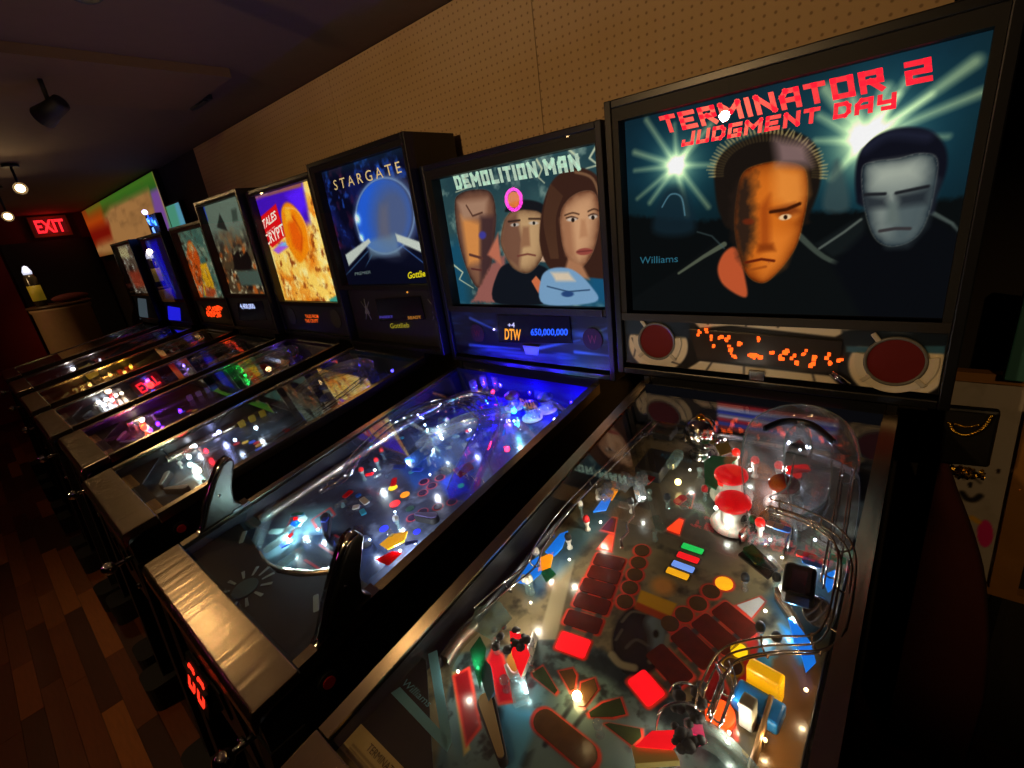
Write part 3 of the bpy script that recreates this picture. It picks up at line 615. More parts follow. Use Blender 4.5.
ICE = sheet('ice_plastic', tint=(225, 240, 240), f0=.09, rough=.08, opacity=.25, body=(190, 215, 210), wobble=.3)
INS_DARK = mat('insert_dark_red', (104, 34, 26), .2, col2=(66, 30, 20), nscale=60, coat=.4)
INS_BROWN = mat('insert_brown', (96, 66, 38), .2, col2=(66, 46, 28), nscale=60, coat=.4)
INS_GREEN = mat('insert_dark_green', (56, 74, 44), .2, col2=(44, 50, 30), nscale=60, coat=.4)
LIT = lambda n, c, k=1.0: glow('lit_' + n, c, k)  # post caps, target block and plastics glow themselves in place of bulbs beneath
WHITE_GI = (235, 240, 225); COOL = (215, 232, 255)

# ================================================================== 1: nearest machine
M = Machine('nearest pinball machine, red lettering above an orange and a grey head on its backglass', 0, -.0451, .979, .1512, .572, 1.09, 1.167, 1.8705, .362)
am = lambda u, v: M.bz(u, v, M.dy)
Z = lambda x, y: am(600 + x / 2.415, y / 2.415)            # coordinates read off an enlarged crop of the photo
a = Paint(-.327, .328, 1.345, 1.822, 440, 312, Z)
hz = (a.B - 1.345) / .477; a.fill((10, 22, 27)); a.all(a.n(9, 3) * hz, (18, 42, 56)); a.all((a.n(5, 8) - .45) * hz * 1.4, (16, 34, 30))
def burst(cx, cy, ends, k):
    for (ex, ey, w) in ends: a.line([(cx, cy), (ex, ey)], .010 * k, (168, 164, 96), op=.6, soft=.007, add=True, w1=w)
    a.glow(cx, cy, .14 * k, (6, 36, 46)); a.glow(cx, cy, .06 * k, (74, 78, 48), 1); a.glow(cx, cy, .030 * k, (170, 160, 96)); a.glow(cx, cy, .013 * k, (255, 255, 235))
burst(185, 400, [(112, 290, .008), (84, 368, .010), (84, 412, .004), (268, 300, .012), (235, 320, .006), (280, 398, .004), (120, 490, .006), (210, 520, .008), (262, 500, .006), (90, 480, .003), (180, 300, .003)], .85)
burst(640, 340, [(545, 215, .02), (610, 240, .014), (690, 215, .02), (745, 190, .014), (905, 150, .020), (930, 220, .014), (800, 230, .006), (530, 280, .01), (520, 340, .006), (840, 330, .005), (720, 230, .008), (560, 430, .01)], 1.15)
a.poly([(60, 520), (240, 535), (400, 515), (640, 508), (920, 470), (990, 480), (990, 800), (60, 800)], (10, 13, 14), soft=.006, rough=.006)
a.poly([(540, 505), (552, 430), (572, 385), (592, 430), (600, 505)], (62, 78, 78), soft=.006, op=.7, curve=True)
a.poly([(130, 560), (150, 470), (185, 450), (215, 480), (225, 560)], (20, 38, 48), soft=.01, op=.8, curve=True); a.line([(150, 500), (170, 470), (196, 476), (205, 520)], .003, (120, 180, 200), op=.6, curve=True)
# coats
a.poly([(80, 720), (190, 650), (285, 580), (330, 640), (480, 560), (620, 650), (780, 720), (820, 780), (60, 790)], (13, 16, 17), soft=.004)
a.line([(190, 660), (250, 620), (300, 590)], .006, (96, 104, 84), op=.8, w1=.012); a.line([(482, 570), (540, 620), (620, 655), (700, 690), (790, 725)], .012, (80, 92, 80), op=.7, w1=.003, curve=True)
a.line([(235, 560), (270, 570), (300, 600)], .003, (70, 90, 90), op=.6)
a.poly([(520, 590), (600, 540), (640, 520), (640, 600), (560, 620)], (20, 25, 26), soft=.005); a.line([(530, 600), (590, 560), (630, 530)], .005, (110, 120, 110), op=.7); a.line([(795, 510), (850, 540), (880, 575)], .008, (96, 110, 104), op=.7, w1=.003)
a.poly([(560, 640), (640, 560), (700, 600), (790, 520), (880, 570), (930, 780), (640, 780)], (10, 12, 16), soft=.008)
# orange head: plain portrait, one side in shade
a.poly([(276, 440), (280, 395), (310, 358), (370, 330), (440, 312), (505, 335), (533, 385), (530, 450), (505, 520), (490, 545), (330, 560), (290, 520)], (26, 20, 16), soft=.003, curve=True)
for k in range(46):
    t = k / 45; ang = math.pi * (1.02 - 1.05 * t); cx, cy = 405 + 128 * math.cos(ang), 420 - 100 * math.sin(ang)
    a.line([(cx, cy), (cx + 16 * math.cos(ang) + random.uniform(-4, 4), cy - 16 * math.sin(ang))], .004, (196, 178, 116), op=.75, w1=.0015)
    a.line([(cx - 20 * math.cos(ang), cy + 20 * math.sin(ang)), (cx, cy)], .003, (90, 74, 44), op=.5)
a.poly([(300, 610), (330, 600), (350, 670), (352, 718), (300, 690), (284, 650)], (190, 84, 46), soft=.003, curve=True)
face = [(330, 480), (345, 420), (385, 398), (440, 392), (492, 408), (500, 470), (490, 535), (470, 600), (430, 655), (395, 682), (360, 668), (338, 620), (326, 550)]
a.poly(face, (216, 112, 30), soft=.003, curve=True); tx = a.n(30, 5)
a.shade(face, (90, 30, 6), .014, .8); a.poly([(420, 400), (490, 412), (498, 470), (470, 520), (420, 480)], (236, 146, 60), soft=.014, op=.8); a.poly([(395, 560), (470, 560), (440, 640), (395, 670)], (232, 130, 44), soft=.016, op=.7); a.poly([(420, 335), (500, 345), (510, 400), (430, 398)], (150, 120, 118), soft=.012, op=.8)
a.poly([(322, 470), (345, 425), (368, 420), (372, 560), (352, 640), (336, 620), (322, 550)], (40, 28, 22), soft=.014, op=.95, rough=.01)
a.poly([(385, 500), (410, 470), (412, 600), (385, 610)], (150, 60, 14), soft=.008, op=.7); a.poly([(410, 505), (470, 490), (485, 512), (440, 528)], (120, 50, 16), soft=.006, op=.8); a.line([(412, 512), (450, 506), (482, 492)], .007, (60, 24, 8)); a.ell([(432, 526), (462, 522), (447, 518), (447, 532)], (240, 200, 150), .2); a.ell([(443, 525), (453, 524), (448, 519), (448, 530)], (40, 20, 10), .2)
a.ell([(344, 535), (372, 535), (358, 528), (358, 543)], (120, 40, 16), .3, .7); a.poly([(382, 590), (418, 588), (424, 606), (380, 608)], (130, 54, 14), soft=.005, op=.8); a.line([(352, 634), (390, 626), (420, 630)], .006, (96, 30, 12)); a.line([(362, 652), (400, 644)], .006, (150, 70, 22), op=.7)
# grey head: plain portrait
a.poly([(618, 470), (620, 390), (650, 338), (715, 310), (790, 312), (832, 350), (838, 405), (815, 470), (790, 520), (640, 500)], (16, 17, 27), soft=.003, curve=True); a.line([(640, 360), (700, 325), (790, 330)], .012, (44, 48, 72), op=.6, soft=.01, curve=True)
a.poly([(634, 410), (660, 392), (720, 384), (770, 372), (812, 384), (806, 460), (784, 540), (752, 580), (700, 594), (662, 570), (640, 500)], (136, 146, 138), soft=.003, curve=True); a.shade([(634, 410), (660, 392), (720, 384), (770, 372), (812, 384), (806, 460), (784, 540), (752, 580), (700, 594), (662, 570), (640, 500)], (24, 34, 42), .012, .9)
a.poly([(700, 500), (808, 440), (780, 545), (740, 590), (700, 592)], (70, 84, 88), soft=.014, op=.8); a.poly([(660, 400), (770, 385), (770, 430), (660, 450)], (176, 184, 168), soft=.014, op=.7)
a.poly([(636, 470), (690, 476), (698, 500), (640, 506)], (38, 44, 50), soft=.008, op=.9); a.poly([(716, 470), (796, 456), (790, 490), (722, 500)], (34, 40, 46), soft=.008, op=.9); a.poly([(698, 490), (716, 490), (724, 540), (692, 540)], (96, 108, 104), soft=.006); a.line([(676, 558), (712, 552), (748, 552)], .006, (54, 50, 52)); a.line([(640, 470), (688, 468)], .006, (30, 32, 36)); a.line([(716, 466), (792, 450)], .006, (30, 32, 36))
M.art(a, 1.345, 1.822, 1.0)
TRED = glow('title_red', (252, 36, 58), 1.0)
M.text('TERMINATOR 2', [(663, 134), (936, 80), (934, 56), (657, 117)], TRED, .24); M.text('JUDGMENT DAY', [(680, 147), (898, 108), (899, 91), (682, 133)], TRED, .26)
M.text('Williams', [(640, 264), (678, 262), (678, 255), (640, 257)], glow('dim_teal', (30, 92, 112), 1.0))
# speaker panel
sp = lambda u, v: M.bz(u, v, .012)
z0s, z1s = M.bot + .030, 1.322
a = Paint(-.340, .340, z0s, z1s, 300, 64, sp); a.fill((24, 22, 20))
CRM = (232, 220, 190)
for pts in ([(628, 311), (690, 306), (720, 309), (740, 314), (745, 324), (700, 328), (690, 318), (660, 312)], [(705, 314), (960, 327), (950, 333), (900, 326), (850, 330), (835, 337), (720, 324)], [(684, 371), (700, 361), (830, 376), (846, 392), (780, 384)]): a.poly(pts, CRM, curve=False)
for pts in ([(629, 325), (638, 348), (660, 366), (690, 352), (686, 330), (676, 345), (650, 345), (640, 330)],): pass
a.ell([(628, 341), (688, 344), (657, 311), (657, 371)], (26, 44, 62), .04); a.ell([(629, 343), (688, 347), (657, 318), (657, 371)], CRM, .03); a.poly([(625, 318), (690, 318), (690, 338), (625, 334)], (24, 40, 58), soft=.004)
a.ell([(846, 364), (947, 366), (897, 326), (897, 398)], (26, 44, 62), .03); a.ell([(847, 366), (946, 368), (897, 332), (897, 399)], CRM, .03); a.poly([(842, 330), (950, 334), (950, 352), (842, 346)], (22, 34, 48), soft=.004); a.poly([(846, 346), (868, 347), (868, 353), (846, 352)], (60, 110, 140)); a.poly([(925, 346), (945, 346), (945, 354), (925, 353)], (60, 110, 140))
for l in ([(702, 312), (708, 324)], [(823, 322), (830, 316)], [(746, 326), (747, 316), (776, 317), (778, 327)], [(712, 362), (704, 374)], [(744, 366), (744, 378)], [(812, 372), (816, 386)], [(632, 338), (636, 346), (634, 356)], [(672, 362), (684, 366)]): a.line(l, .0035, (40, 40, 42))
a.build('speaker_panel', print_mat('panel_print', rough=.3), M.bbx, (0, M.yb + .012, 0), (1, 0, 0), (0, 0, 1))
MB().bb(-.342, .342, M.yb + .0125, M.yb + .024, z0s - .001, z1s + .003).build('panel_backing', BLACKM, M.bbx); MB().bb(-.342, .342, M.yb + .001, M.yb + .03, z1s + .003, 1.345).build('molding', mat('grey_molding', (46, 42, 38), .4), M.bbx)
CLOTH = mat('red_speaker_cloth', (112, 18, 16), .9, bump=.5, bscale=900)
for (u, v, ru) in ((657, 341, .047), (895, 361, .047)):
    x, z = sp(u, v); yy = M.yb + .011
    def disc_y(r0, r1, y0, y1, n=32):
        b = MB(); vs = [(x + r * math.cos(2 * math.pi * i / n), y, z + r * math.sin(2 * math.pi * i / n)) for r, y in ((r0, y0), (r1, y0), (r1, y1), (r0, y1)) for i in range(n)]
        return b.add(vs, [(k * n + i, k * n + (i + 1) % n, ((k + 1) % 4) * n + (i + 1) % n, ((k + 1) % 4) * n + i) for k in range(4) for i in range(n)], True)
    MB().cyl((x, yy, z), (x, yy - .002, z), ru, n=32).build('speaker_cloth', CLOTH, M.bbx); arc = [math.radians(168 + 204 * k / 28) for k in range(29)]
    MB().prism([(x + (ru + .021) * math.cos(t), yy - .004, z + (ru + .021) * math.sin(t)) for t in arc] + [(x + (ru + .006) * math.cos(t), yy - .004, z + (ru + .006) * math.sin(t)) for t in reversed(arc)], (0, .0035, 0)).build('speaker_surround', mat('cream_panel', CRM, .5), M.bbx)
    disc_y(ru, ru + .006, yy - .005, yy).build('speaker_ring', mat('grey_ring', (110, 108, 100), .4), M.bbx)
    for ang in (-2.4, -.75, 2.2):
        MB().box((x + (ru + .014) * math.cos(ang), yy - .003, z + (ru + .014) * math.sin(ang)), (.02, .006, .010), Matrix.Rotation(-ang, 3, 'Y')).build('ring_clamp', mat('cream_clamp', (200, 190, 164), .5), M.bbx, bevel=.002)
q4 = [sp(*p) for p in ((690, 329), (698, 358), (838, 372), (843, 341))]
MB().prism([(x, M.yb + .006, z) for x, z in q4], (0, .006, 0)).build('display_window', mat('display_smoke', (66, 54, 44), .15, col2=(46, 46, 50), nscale=10), M.bbx)
ds = MB()
for (u, v) in ((699, 332), (707, 330), (711, 338), (714, 347), (721, 335), (728, 338), (731, 347), (735, 356), (741, 343), (752, 355), (757, 356), (762, 357), (758, 337), (772, 350), (781, 356), (785, 352), (787, 349), (794, 356), (799, 363), (805, 352), (815, 358), (812, 363), (828, 355), (831, 361), (840, 358), (733, 350), (783, 359)):
    for k in range(3):
        x, z = sp(u + random.uniform(-2, 2), v + random.uniform(-2.5, 2.5)); w = random.uniform(.004, .009); ds.box((x, M.yb + .0045, z), (w, .002, random.uniform(.004, .010)))
o = ds.build('display_segments', glow('segment_orange', (255, 96, 24), 1.6), M.bbx); o['kind'] = 'stuff'
x, z = sp(757, 375); MB().bb(x - .018, x + .018, M.yb + .004, M.yb + .012, z - .014, z + .014).build('badge', CHROME, M.bbx, bevel=.003)
x, z = sp(842, 378); MB().cyl((x - .02, M.yb + .004, z + .014), (x + .014, M.yb + .004, z - .012), .007).build('latch', CHROME, M.bbx)

# playfield print
a = M.paint(300, 600); a.fill((122, 110, 82)); a.all((a.n(14, 2) - .4) * 2, (78, 70, 50)); a.all((a.n(40, 6) - .52) * 3, (46, 44, 36))
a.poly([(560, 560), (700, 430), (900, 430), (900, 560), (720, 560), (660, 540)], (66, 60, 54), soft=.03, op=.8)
a.poly([(455, 655), (560, 636), (604, 652), (650, 684), (700, 715), (745, 768), (720, 860), (420, 860)], (92, 116, 116), soft=.004)
mech = a.n(46, 9); a.poly([(455, 655), (560, 636), (604, 652), (650, 684), (700, 715), (745, 768), (720, 860), (420, 860)], (40, 50, 52), soft=.004, tex=np.clip((mech - .55) * 7, 0, 1)); a.poly([(540, 640), (604, 652), (650, 684), (735, 750), (720, 768), (640, 700), (590, 670)], (30, 40, 44), soft=.008, op=.9, rough=.008); a.poly([(455, 655), (560, 636), (604, 652), (650, 684), (640, 720), (560, 690), (480, 700)], (30, 40, 42), soft=.01, tex=np.clip((a.n(60, 31) - .48) * 5, 0, 1), op=.8)
a.poly([(497, 740), (504, 700), (520, 710), (545, 712), (532, 735), (520, 768), (508, 790)], (90, 160, 190), soft=.006); a.poly([(545, 714), (600, 705), (640, 768), (600, 830), (515, 800)], (104, 128, 126), soft=.006)
a.line([(572, 705), (545, 745)], .007, (36, 46, 50)); a.line([(586, 712), (568, 735)], .007, (36, 46, 50))
a.poly([(452, 672), (457, 672), (470, 750), (464, 756)], (190, 160, 90)); a.poly([(452, 676), (470, 666), (482, 728), (466, 748)], (226, 60, 46)); a.poly([(455, 677), (468, 670), (479, 726), (467, 743)], (140, 18, 26))
a.poly([(486, 660), (494, 644), (504, 655), (516, 703), (498, 706)], (236, 70, 56)); a.poly([(489, 661), (494, 648), (502, 657), (512, 700), (500, 702)], (206, 18, 34))
a.poly([(506, 660), (516, 640), (530, 655), (520, 680), (511, 676)], (170, 120, 50)); a.poly([(538, 640), (560, 560), (575, 560), (556, 640)], (150, 138, 108))
def capsule(x0, y0, x1, y1, r, n=8):
    d = math.atan2(y1 - y0, x1 - x0); return [(x1 + r * math.cos(d - math.pi / 2 + math.pi * k / n), y1 + r * math.sin(d - math.pi / 2 + math.pi * k / n)) for k in range(n + 1)] + [(x0 + r * math.cos(d + math.pi / 2 + math.pi * k / n), y0 + r * math.sin(d + math.pi / 2 + math.pi * k / n)) for k in range(n + 1)]
OUT = (226, 70, 52)
ins = []
def grow(pts, k):
    c = np.mean(np.array(pts), 0); return [tuple(c + (np.array(p) - c) * (1 + k / max(1e-6, np.hypot(*(np.array(p) - c))))) for p in pts]
def ins_poly(pts, m, out=OUT, k=.004):
    a.poly(grow(pts, k), out, raw=True); ins.append((pts, m))
P0 = M.qm(545, 722); P1 = M.qm(585, 755); ins_poly(capsule(*P0, *P1, .017), INS_BROWN, k=.006)
Zb = lambda x, y: M.qm(440 + x / 6.4, 640 + y / 6.4); Zc = lambda x, y: M.qm(600 + x / 6.4, 660 + y / 6.4)
ins_poly([Zb(*p) for p in ((590, 215), (660, 172), (752, 325), (735, 348), (600, 240))], INS_GREEN); ins_poly([Zb(*p) for p in ((762, 205), (850, 188), (872, 230), (862, 320), (835, 330))], INS_BROWN)
ins_poly([Zb(*p) for p in ((905, 280), (990, 250), (1010, 320), (930, 430), (885, 425))], INS_BROWN); ins_poly([Zc(*p) for p in ((-70, 340), (20, 280), (130, 248), (165, 350), (80, 368), (-60, 368))], INS_GREEN); ins_poly([Zc(*p) for p in ((30, 415), (60, 408), (258, 445), (265, 495), (205, 550))], INS_GREEN)
LR = [(573, 645), (583, 622), (592, 604), (597.5, 588.5), (604, 575), (609, 562)]; RR = [(646, 688), (669, 666), (694, 648), (715, 634), (735, 621)]
for L in (LR, RR):
    c = [np.array(M.qm(*p)) for p in L]; d = c[-1] - c[0]; ang = math.atan2(d[1], d[0]) - math.pi / 2; ca, sa = math.cos(ang), math.sin(ang)
    wd = [.052, .064, .064, .062, .060, .058] if L is LR else [.046, .066, .068, .068, .066]
    for i, p in enumerate(c):
        hh = (.031 if L is LR else .036) if i else .034; pts = [(p[0] + x * ca - y * sa, p[1] + x * sa + y * ca) for x, y in rrect(wd[i], hh, .005, 3)]
        ins_poly(pts, LIT('rung_red', (250, 18, 28), 1.0) if i == 0 else INS_DARK, k=.0048)
        if i:
            for sx in (-.3, .3): a.poly([(p[0] + x * ca - y * sa, p[1] + x * sa + y * ca) for x, y in ((sx * wd[i] - .006, -.026), (sx * wd[i] + .006, -.026), (sx * wd[i] + .006, -.012), (sx * wd[i] - .006, -.012))], (70, 72, 70), raw=True)
CL = [(625, 602), (630, 588), (635, 575), (638.5, 563), (642, 551)]; CR = [(670, 624), (684, 615), (698, 604), (711, 592), (724, 584)]
for i, p in enumerate(CL + CR):
    x, y = M.qm(*p); r = .0145; lit = p == (724, 584); ins_poly([(x + r * math.cos(k * math.pi / 9), y + r * math.sin(k * math.pi / 9)) for k in range(18)], LIT('amber', (255, 176, 20), 1.0) if lit else INS_BROWN, k=.004)
for (u, v), c, n in (((692.5, 549), (20, 190, 80), 'green'), ((688, 558), (235, 20, 30), 'red2'), ((683, 567), (110, 150, 235), 'blue'), ((677.5, 574), (235, 165, 20), 'yellow')):
    x, y = M.qm(u, v); ins_poly([(x + p[0], y + p[1]) for p in rrect(.040, .014, .002, 2)], LIT(n, c), (40, 36, 34), k=.003)
for (u, v), ang, m in (((608, 543), .18, LIT('arrow', (255, 66, 24))), ((677, 526), -.05, LIT('arrow', (255, 66, 24))), ((753, 606), -.45, mat('pale_insert', (200, 196, 186), .3)), ((611, 525), .15, INS_DARK), ((688, 500), 0, INS_DARK)):
    x, y = M.qm(u, v); ca, sa = math.cos(ang), math.sin(ang); ins_poly([(x + p * ca - q * sa, y + p * sa + q * ca) for p, q in ((-.014, -.02), (.014, -.02), (.005, .02), (-.005, .02))], m, k=.006)
a.ell([(612, 640), (668, 636), (640, 606), (640, 676)], (26, 22, 20), .06); a.ell([(642, 630), (666, 632), (655, 615), (655, 655)], (104, 122, 128), .25, .9); a.ell([(620, 640), (650, 640), (636, 620), (636, 662)], (40, 30, 26), .3); a.line([(622, 622), (632, 612), (646, 614)], .004, (120, 116, 100), op=.7, curve=True); a.line([(626, 648), (636, 640), (648, 646)], .004, (96, 96, 90), op=.7, curve=True); a.line([(616, 640), (622, 630)], .004, (110, 104, 88), op=.7); a.ell([(653, 634), (659, 634), (656, 630), (656, 638)], (30, 24, 22), .3); a.line([(612, 655), (620, 664), (634, 668)], .012, (150, 140, 110), op=.9, curve=True); a.line([(650, 662), (664, 650), (668, 636)], .008, (130, 130, 112), op=.8, curve=True)
a.poly([(641, 590), (677, 604), (668, 622), (635, 607)], (190, 140, 24)); a.poly([(637, 602), (669, 616), (666, 622), (634, 609)], (160, 60, 20)); a.ell([(651, 585), (674, 588), (664, 577), (663, 595)], (190, 130, 60), .4)
a.poly([(736, 690), (748, 640), (757, 632), (760, 645), (752, 690)], (214, 40, 32)); a.poly([(752, 690), (760, 636), (772, 640), (782, 664), (770, 668)], (50, 130, 160)); a.poly([(700, 680), (712, 655), (725, 690), (735, 740), (722, 740)], (130, 24, 22)); a.line([(700, 680), (714, 655)], .004, OUT); a.line([(712, 655), (728, 690), (737, 740)], .005, OUT)
x, y = M.qm(739, 651); ins_poly([(x + .012 * math.cos(k * math.pi / 9), y + .012 * math.sin(k * math.pi / 9)) for k in range(18)], LIT('yellow_dot', (250, 205, 10)), (150, 130, 20), k=.003); x, y = M.qm(733, 667); ins_poly([(x + .013 * math.cos(k * math.pi / 9), y + .013 * math.sin(k * math.pi / 9)) for k in range(18)], INS_BROWN, (200, 160, 30), k=.003)
a.poly([(.205, .10), (.25, .10), (.25, .56), (.222, .60), (.19, .55), (.205, .46)], (120, 84, 46), raw=True, soft=.004); a.line([(.204, .12), (.204, .48)], .004, (50, 40, 30), raw=True)
a.poly([(765, 600), (800, 560), (830, 560), (830, 640), (800, 640)], (56, 90, 108), soft=.01); a.poly([(780, 625), (806, 640), (812, 662), (800, 664)], (30, 140, 210), soft=.006)
a.poly([(520, 585), (560, 540), (610, 490), (625, 500), (575, 560), (535, 600)], (50, 84, 96), soft=.012, op=.8)
M.lay(a)
for pts, m in ins: M.insert(pts, m)
# apron, card, stripes
ap = M.apron(.255, BLACKM, cards=False)
a = Paint(-.262, -.112, .052, .134, 90, 50); a.fill((206, 184, 124))
for k in range(11):
    if k in (3, 7): continue
    a.line([(-.248, .110 - k * .0052), (-.248 + random.uniform(.09, .125), .110 - k * .0052)], .0016, (110, 92, 56), raw=True)
a.build('instruction_card', print_mat('card_print', rough=.5), M.pl, (0, 0, .0345), (1, 0, 0), (0, 1, 0)); INK = mat('card_ink', (96, 76, 44), .6)
lettering('lettering', 'TERMINATOR 2', [(-.225, .117, .035), (-.145, .117, .035), (-.145, .127, .035), (-.225, .127, .035)], INK, M.pl)
AB = mat('apron_blue', (104, 170, 192), .5)
for pts in (((428, 654), (437, 650), (452, 742), (447, 752), (441, 735)), ((391, 693), (400, 687), (447, 737), (447, 752))): M.plate([(q.x, q.y) for q in (M.q(u, v, .034) for u, v in pts)], .0335, AB, .0006, 'apron_stripe')
lettering('lettering', 'Williams', [M.q(u, v, .034) for u, v in ((402, 685), (428, 708), (433, 702), (407, 679))], AB, M.pl, shear=.2)
# flippers, slingshots
p = M.q(489, 712); M.flipper(p.x, p.y, math.radians(-32), mat('cream_flipper', (186, 160, 112), .4)); M.flipper(-p.x, p.y, math.radians(212), mat('cream_flipper', (186, 160, 112), .4))
REDT = sheet('red_clear_plastic', tint=(255, 60, 60), f0=.06, opacity=.55, body=(230, 20, 30))
GRNT = sheet('green_clear_plastic', tint=(120, 220, 170), f0=.07, opacity=.45, body=(40, 120, 90)); BLUT = sheet('blue_clear_plastic', tint=(120, 190, 255), f0=.08, opacity=.5, body=(30, 130, 220)); AMBT = sheet('amber_clear_plastic', tint=(255, 190, 80), f0=.06, opacity=.6, body=(250, 150, 20))
M.plate([(q.x, q.y) for q in (M.q(u, v, .03) for u, v in ((510, 632), (523, 636), (530, 655), (521, 678), (512, 655)))], .030, LIT('sling_red', (250, 22, 30), .9))
M.plate([(q.x, q.y) for q in (M.q(u, v, .03) for u, v in ((635, 747), (652, 732), (676, 731), (682, 742), (672, 750)))], .030, LIT('sling_red', (250, 22, 30), .9))
M.plate([(q.x, q.y) for q in (M.q(u, v, .018) for u, v in ((632, 750), (672, 750), (680, 765), (636, 768)))], .016, mat('yellow_white', (210, 190, 110), .4), .012)
for pts in (((506, 672), (520, 676), (534, 655), (530, 648), (518, 690), (508, 690)),): M.guide([M.q(u, v) for u, v in ((508, 672), (514, 681), (521, 679), (530, 660), (536, 640))], .02, .003, WHITEP)
for (u, v) in ((498, 652), (533, 652), (532, 670), (507, 690), (520, 690), (600, 735), (690, 735)): q = M.q(u, v); M.post(q.x, q.y, .028, CLEAR, .007)
lump = MB()
for k in range(16): q = M.q(505 + random.uniform(-12, 22), 638 + random.uniform(-12, 12), .032); lump.ball(q, random.uniform(.004, .009), 8, 6, (1, 1, .6))
lump.build('slingshot_rubber', RUBBER, M.pl); lump = MB()
for k in range(26): q = M.q(688 + random.uniform(-14, 14) , 712 + random.uniform(-30, 40) , .035); lump.ball(q, random.uniform(.004, .010), 8, 6, (1, 1, .6))
lump.build('slingshot_rubber', RUBBER, M.pl)
M.guide([M.q(u, v) for u, v in ((448, 668), (462, 646), (478, 630))], .03, .006, STEEL); M.plate([(q.x, q.y) for q in (M.q(u, v, .03) for u, v in ((474, 668), (470, 650), (480, 636), (486, 648), (480, 690)))], .028, GRNT); M.plate([(q.x, q.y) for q in (M.q(u, v, .045) for u, v in ((470, 628), (476, 608), (500, 602), (512, 618), (492, 640)))], .044, ICE)
M.plate([(q.x, q.y) for q in (M.q(u, v, .03) for u, v in ((478, 672), (482, 655), (490, 664), (494, 690), (488, 700)))], .020, mat('steel_blue', (80, 120, 150), .4), .006); M.plate([(q.x, q.y) for q in (M.q(u, v, .018) for u, v in ((510, 682), (526, 678), (530, 700), (514, 706)))], .012, ICE, .012)
MB().tube(smooth_path([M.q(u, v, h) for u, v, h in ((656, 734, .02), (660, 712, .05), (676, 703, .055), (694, 706, .05), (702, 720, .02))], 6), .002, 6).build('wire_loop', WIRE, M.pl); MB().tube(smooth_path([M.q(u, v, h) for u, v, h in ((670, 692, .02), (676, 684, .04), (690, 684, .04), (696, 694, .02))], 6), .002, 6).build('wire_loop', WIRE, M.pl)
M.guide([M.q(u, v) for u, v in ((690, 735), (720, 750), (756, 790))], .03, .01, ICE); M.plate([(q.x, q.y) for q in (M.q(u, v, .03) for u, v in ((692, 700), (700, 712), (706, 740), (696, 744), (690, 720)))], .022, LIT('pink', (236, 36, 92), .8), .004)
# left lane: lit blue and amber plastics, posts
for i, (pts, m) in enumerate(((((516, 582), (530, 562), (540, 556), (542, 572), (528, 584)), 'b'), (((538, 572), (540, 558), (554, 552), (550, 568)), 'a'), (((545, 552), (560, 534), (568, 531), (562, 548), (554, 556)), 'b'), (((540, 572), (550, 568), (556, 574), (546, 582)), 'c'), (((593, 512), (602, 500), (612, 497), (606, 510)), 'b'), (((604, 498), (612, 488), (618, 490), (612, 500)), 'a'), (((788, 618), (800, 628), (812, 645), (806, 660), (794, 640)), 'b'), (((800, 650), (812, 648), (816, 662), (806, 672)), 'b'), (((822, 576), (835, 570), (838, 584), (828, 592)), 'b'))):
    M.plate([(q.x, q.y) for q in (M.q(u, v, .03) for u, v in pts)], .028, {'b': LIT('plastic_blue', (20, 120, 235), .8), 'a': LIT('plastic_amber', (255, 150, 20), .9), 'c': GRNT}[m], .003)
for k in range(9):
    u, v = random.choice(((520, 580), (535, 565), (560, 540), (600, 505), (590, 515), (528, 590), (575, 520)))
    q = M.q(u + random.uniform(-4, 8), v + random.uniform(-3, 6), 0); M.post(q.x, q.y, .034, ICE, .005, WHITEP)
# crystal block and chrome ornament, upper left
b = MB()
for k in range(14): q = M.q(600 + random.uniform(0, 44), 484 + random.uniform(-8, 14), .05); b.box(q, (.022, .016, .03), Euler((random.random(), random.random(), random.random() * 3)).to_matrix())
b.build('crystal_plastic', CLEAR, M.pl); b = MB()
pth = [M.q(640 - k * 3 + (3 if k % 2 else -1), 492 + k * 8, .03) for k in range(8)]; b.tube(pth, .003, 6).build('zigzag_wire', CHROME, M.pl)
q = M.q(702, 456); b = MB(); b.lathe([(.030, 0), (.032, .006), (.022, .012), (.020, .03), (.034, .045), (.040, .065), (.036, .088), (.022, .104), (.004, .11)], n=20)
for k in range(7): b.ball((.034 * math.cos(k * .9), .034 * math.sin(k * .9), .05 + .022 * (k % 2)), .010, 10, 6)
b.build('chrome_ornament', CHROME, M.pl, q); MB().ball((0, 0, 0), .011, 10, 6).build('ornament_cap', GOLD, M.pl, q + Vector((0, 0, .108)))
q = M.q(676, 474, .0); M.plate([(q.x + x, q.y + y) for x, y in rrect(.022, .06, .008)], .035, ICE, .014); M.bulb(M.q(678, 482, .02), (255, 220, 140), .05, .007, 9)
MB().box((0, 0, 0), (.06, .09, .03)).build('ball_lock_box', BLACKM, M.pl, M.q(655, 465, .03), bevel=.004); MB().box((0, 0, 0), (.05, .05, .02)).build('ball_lock_box', BLACKM, M.pl, M.q(665, 432, .03), bevel=.004)
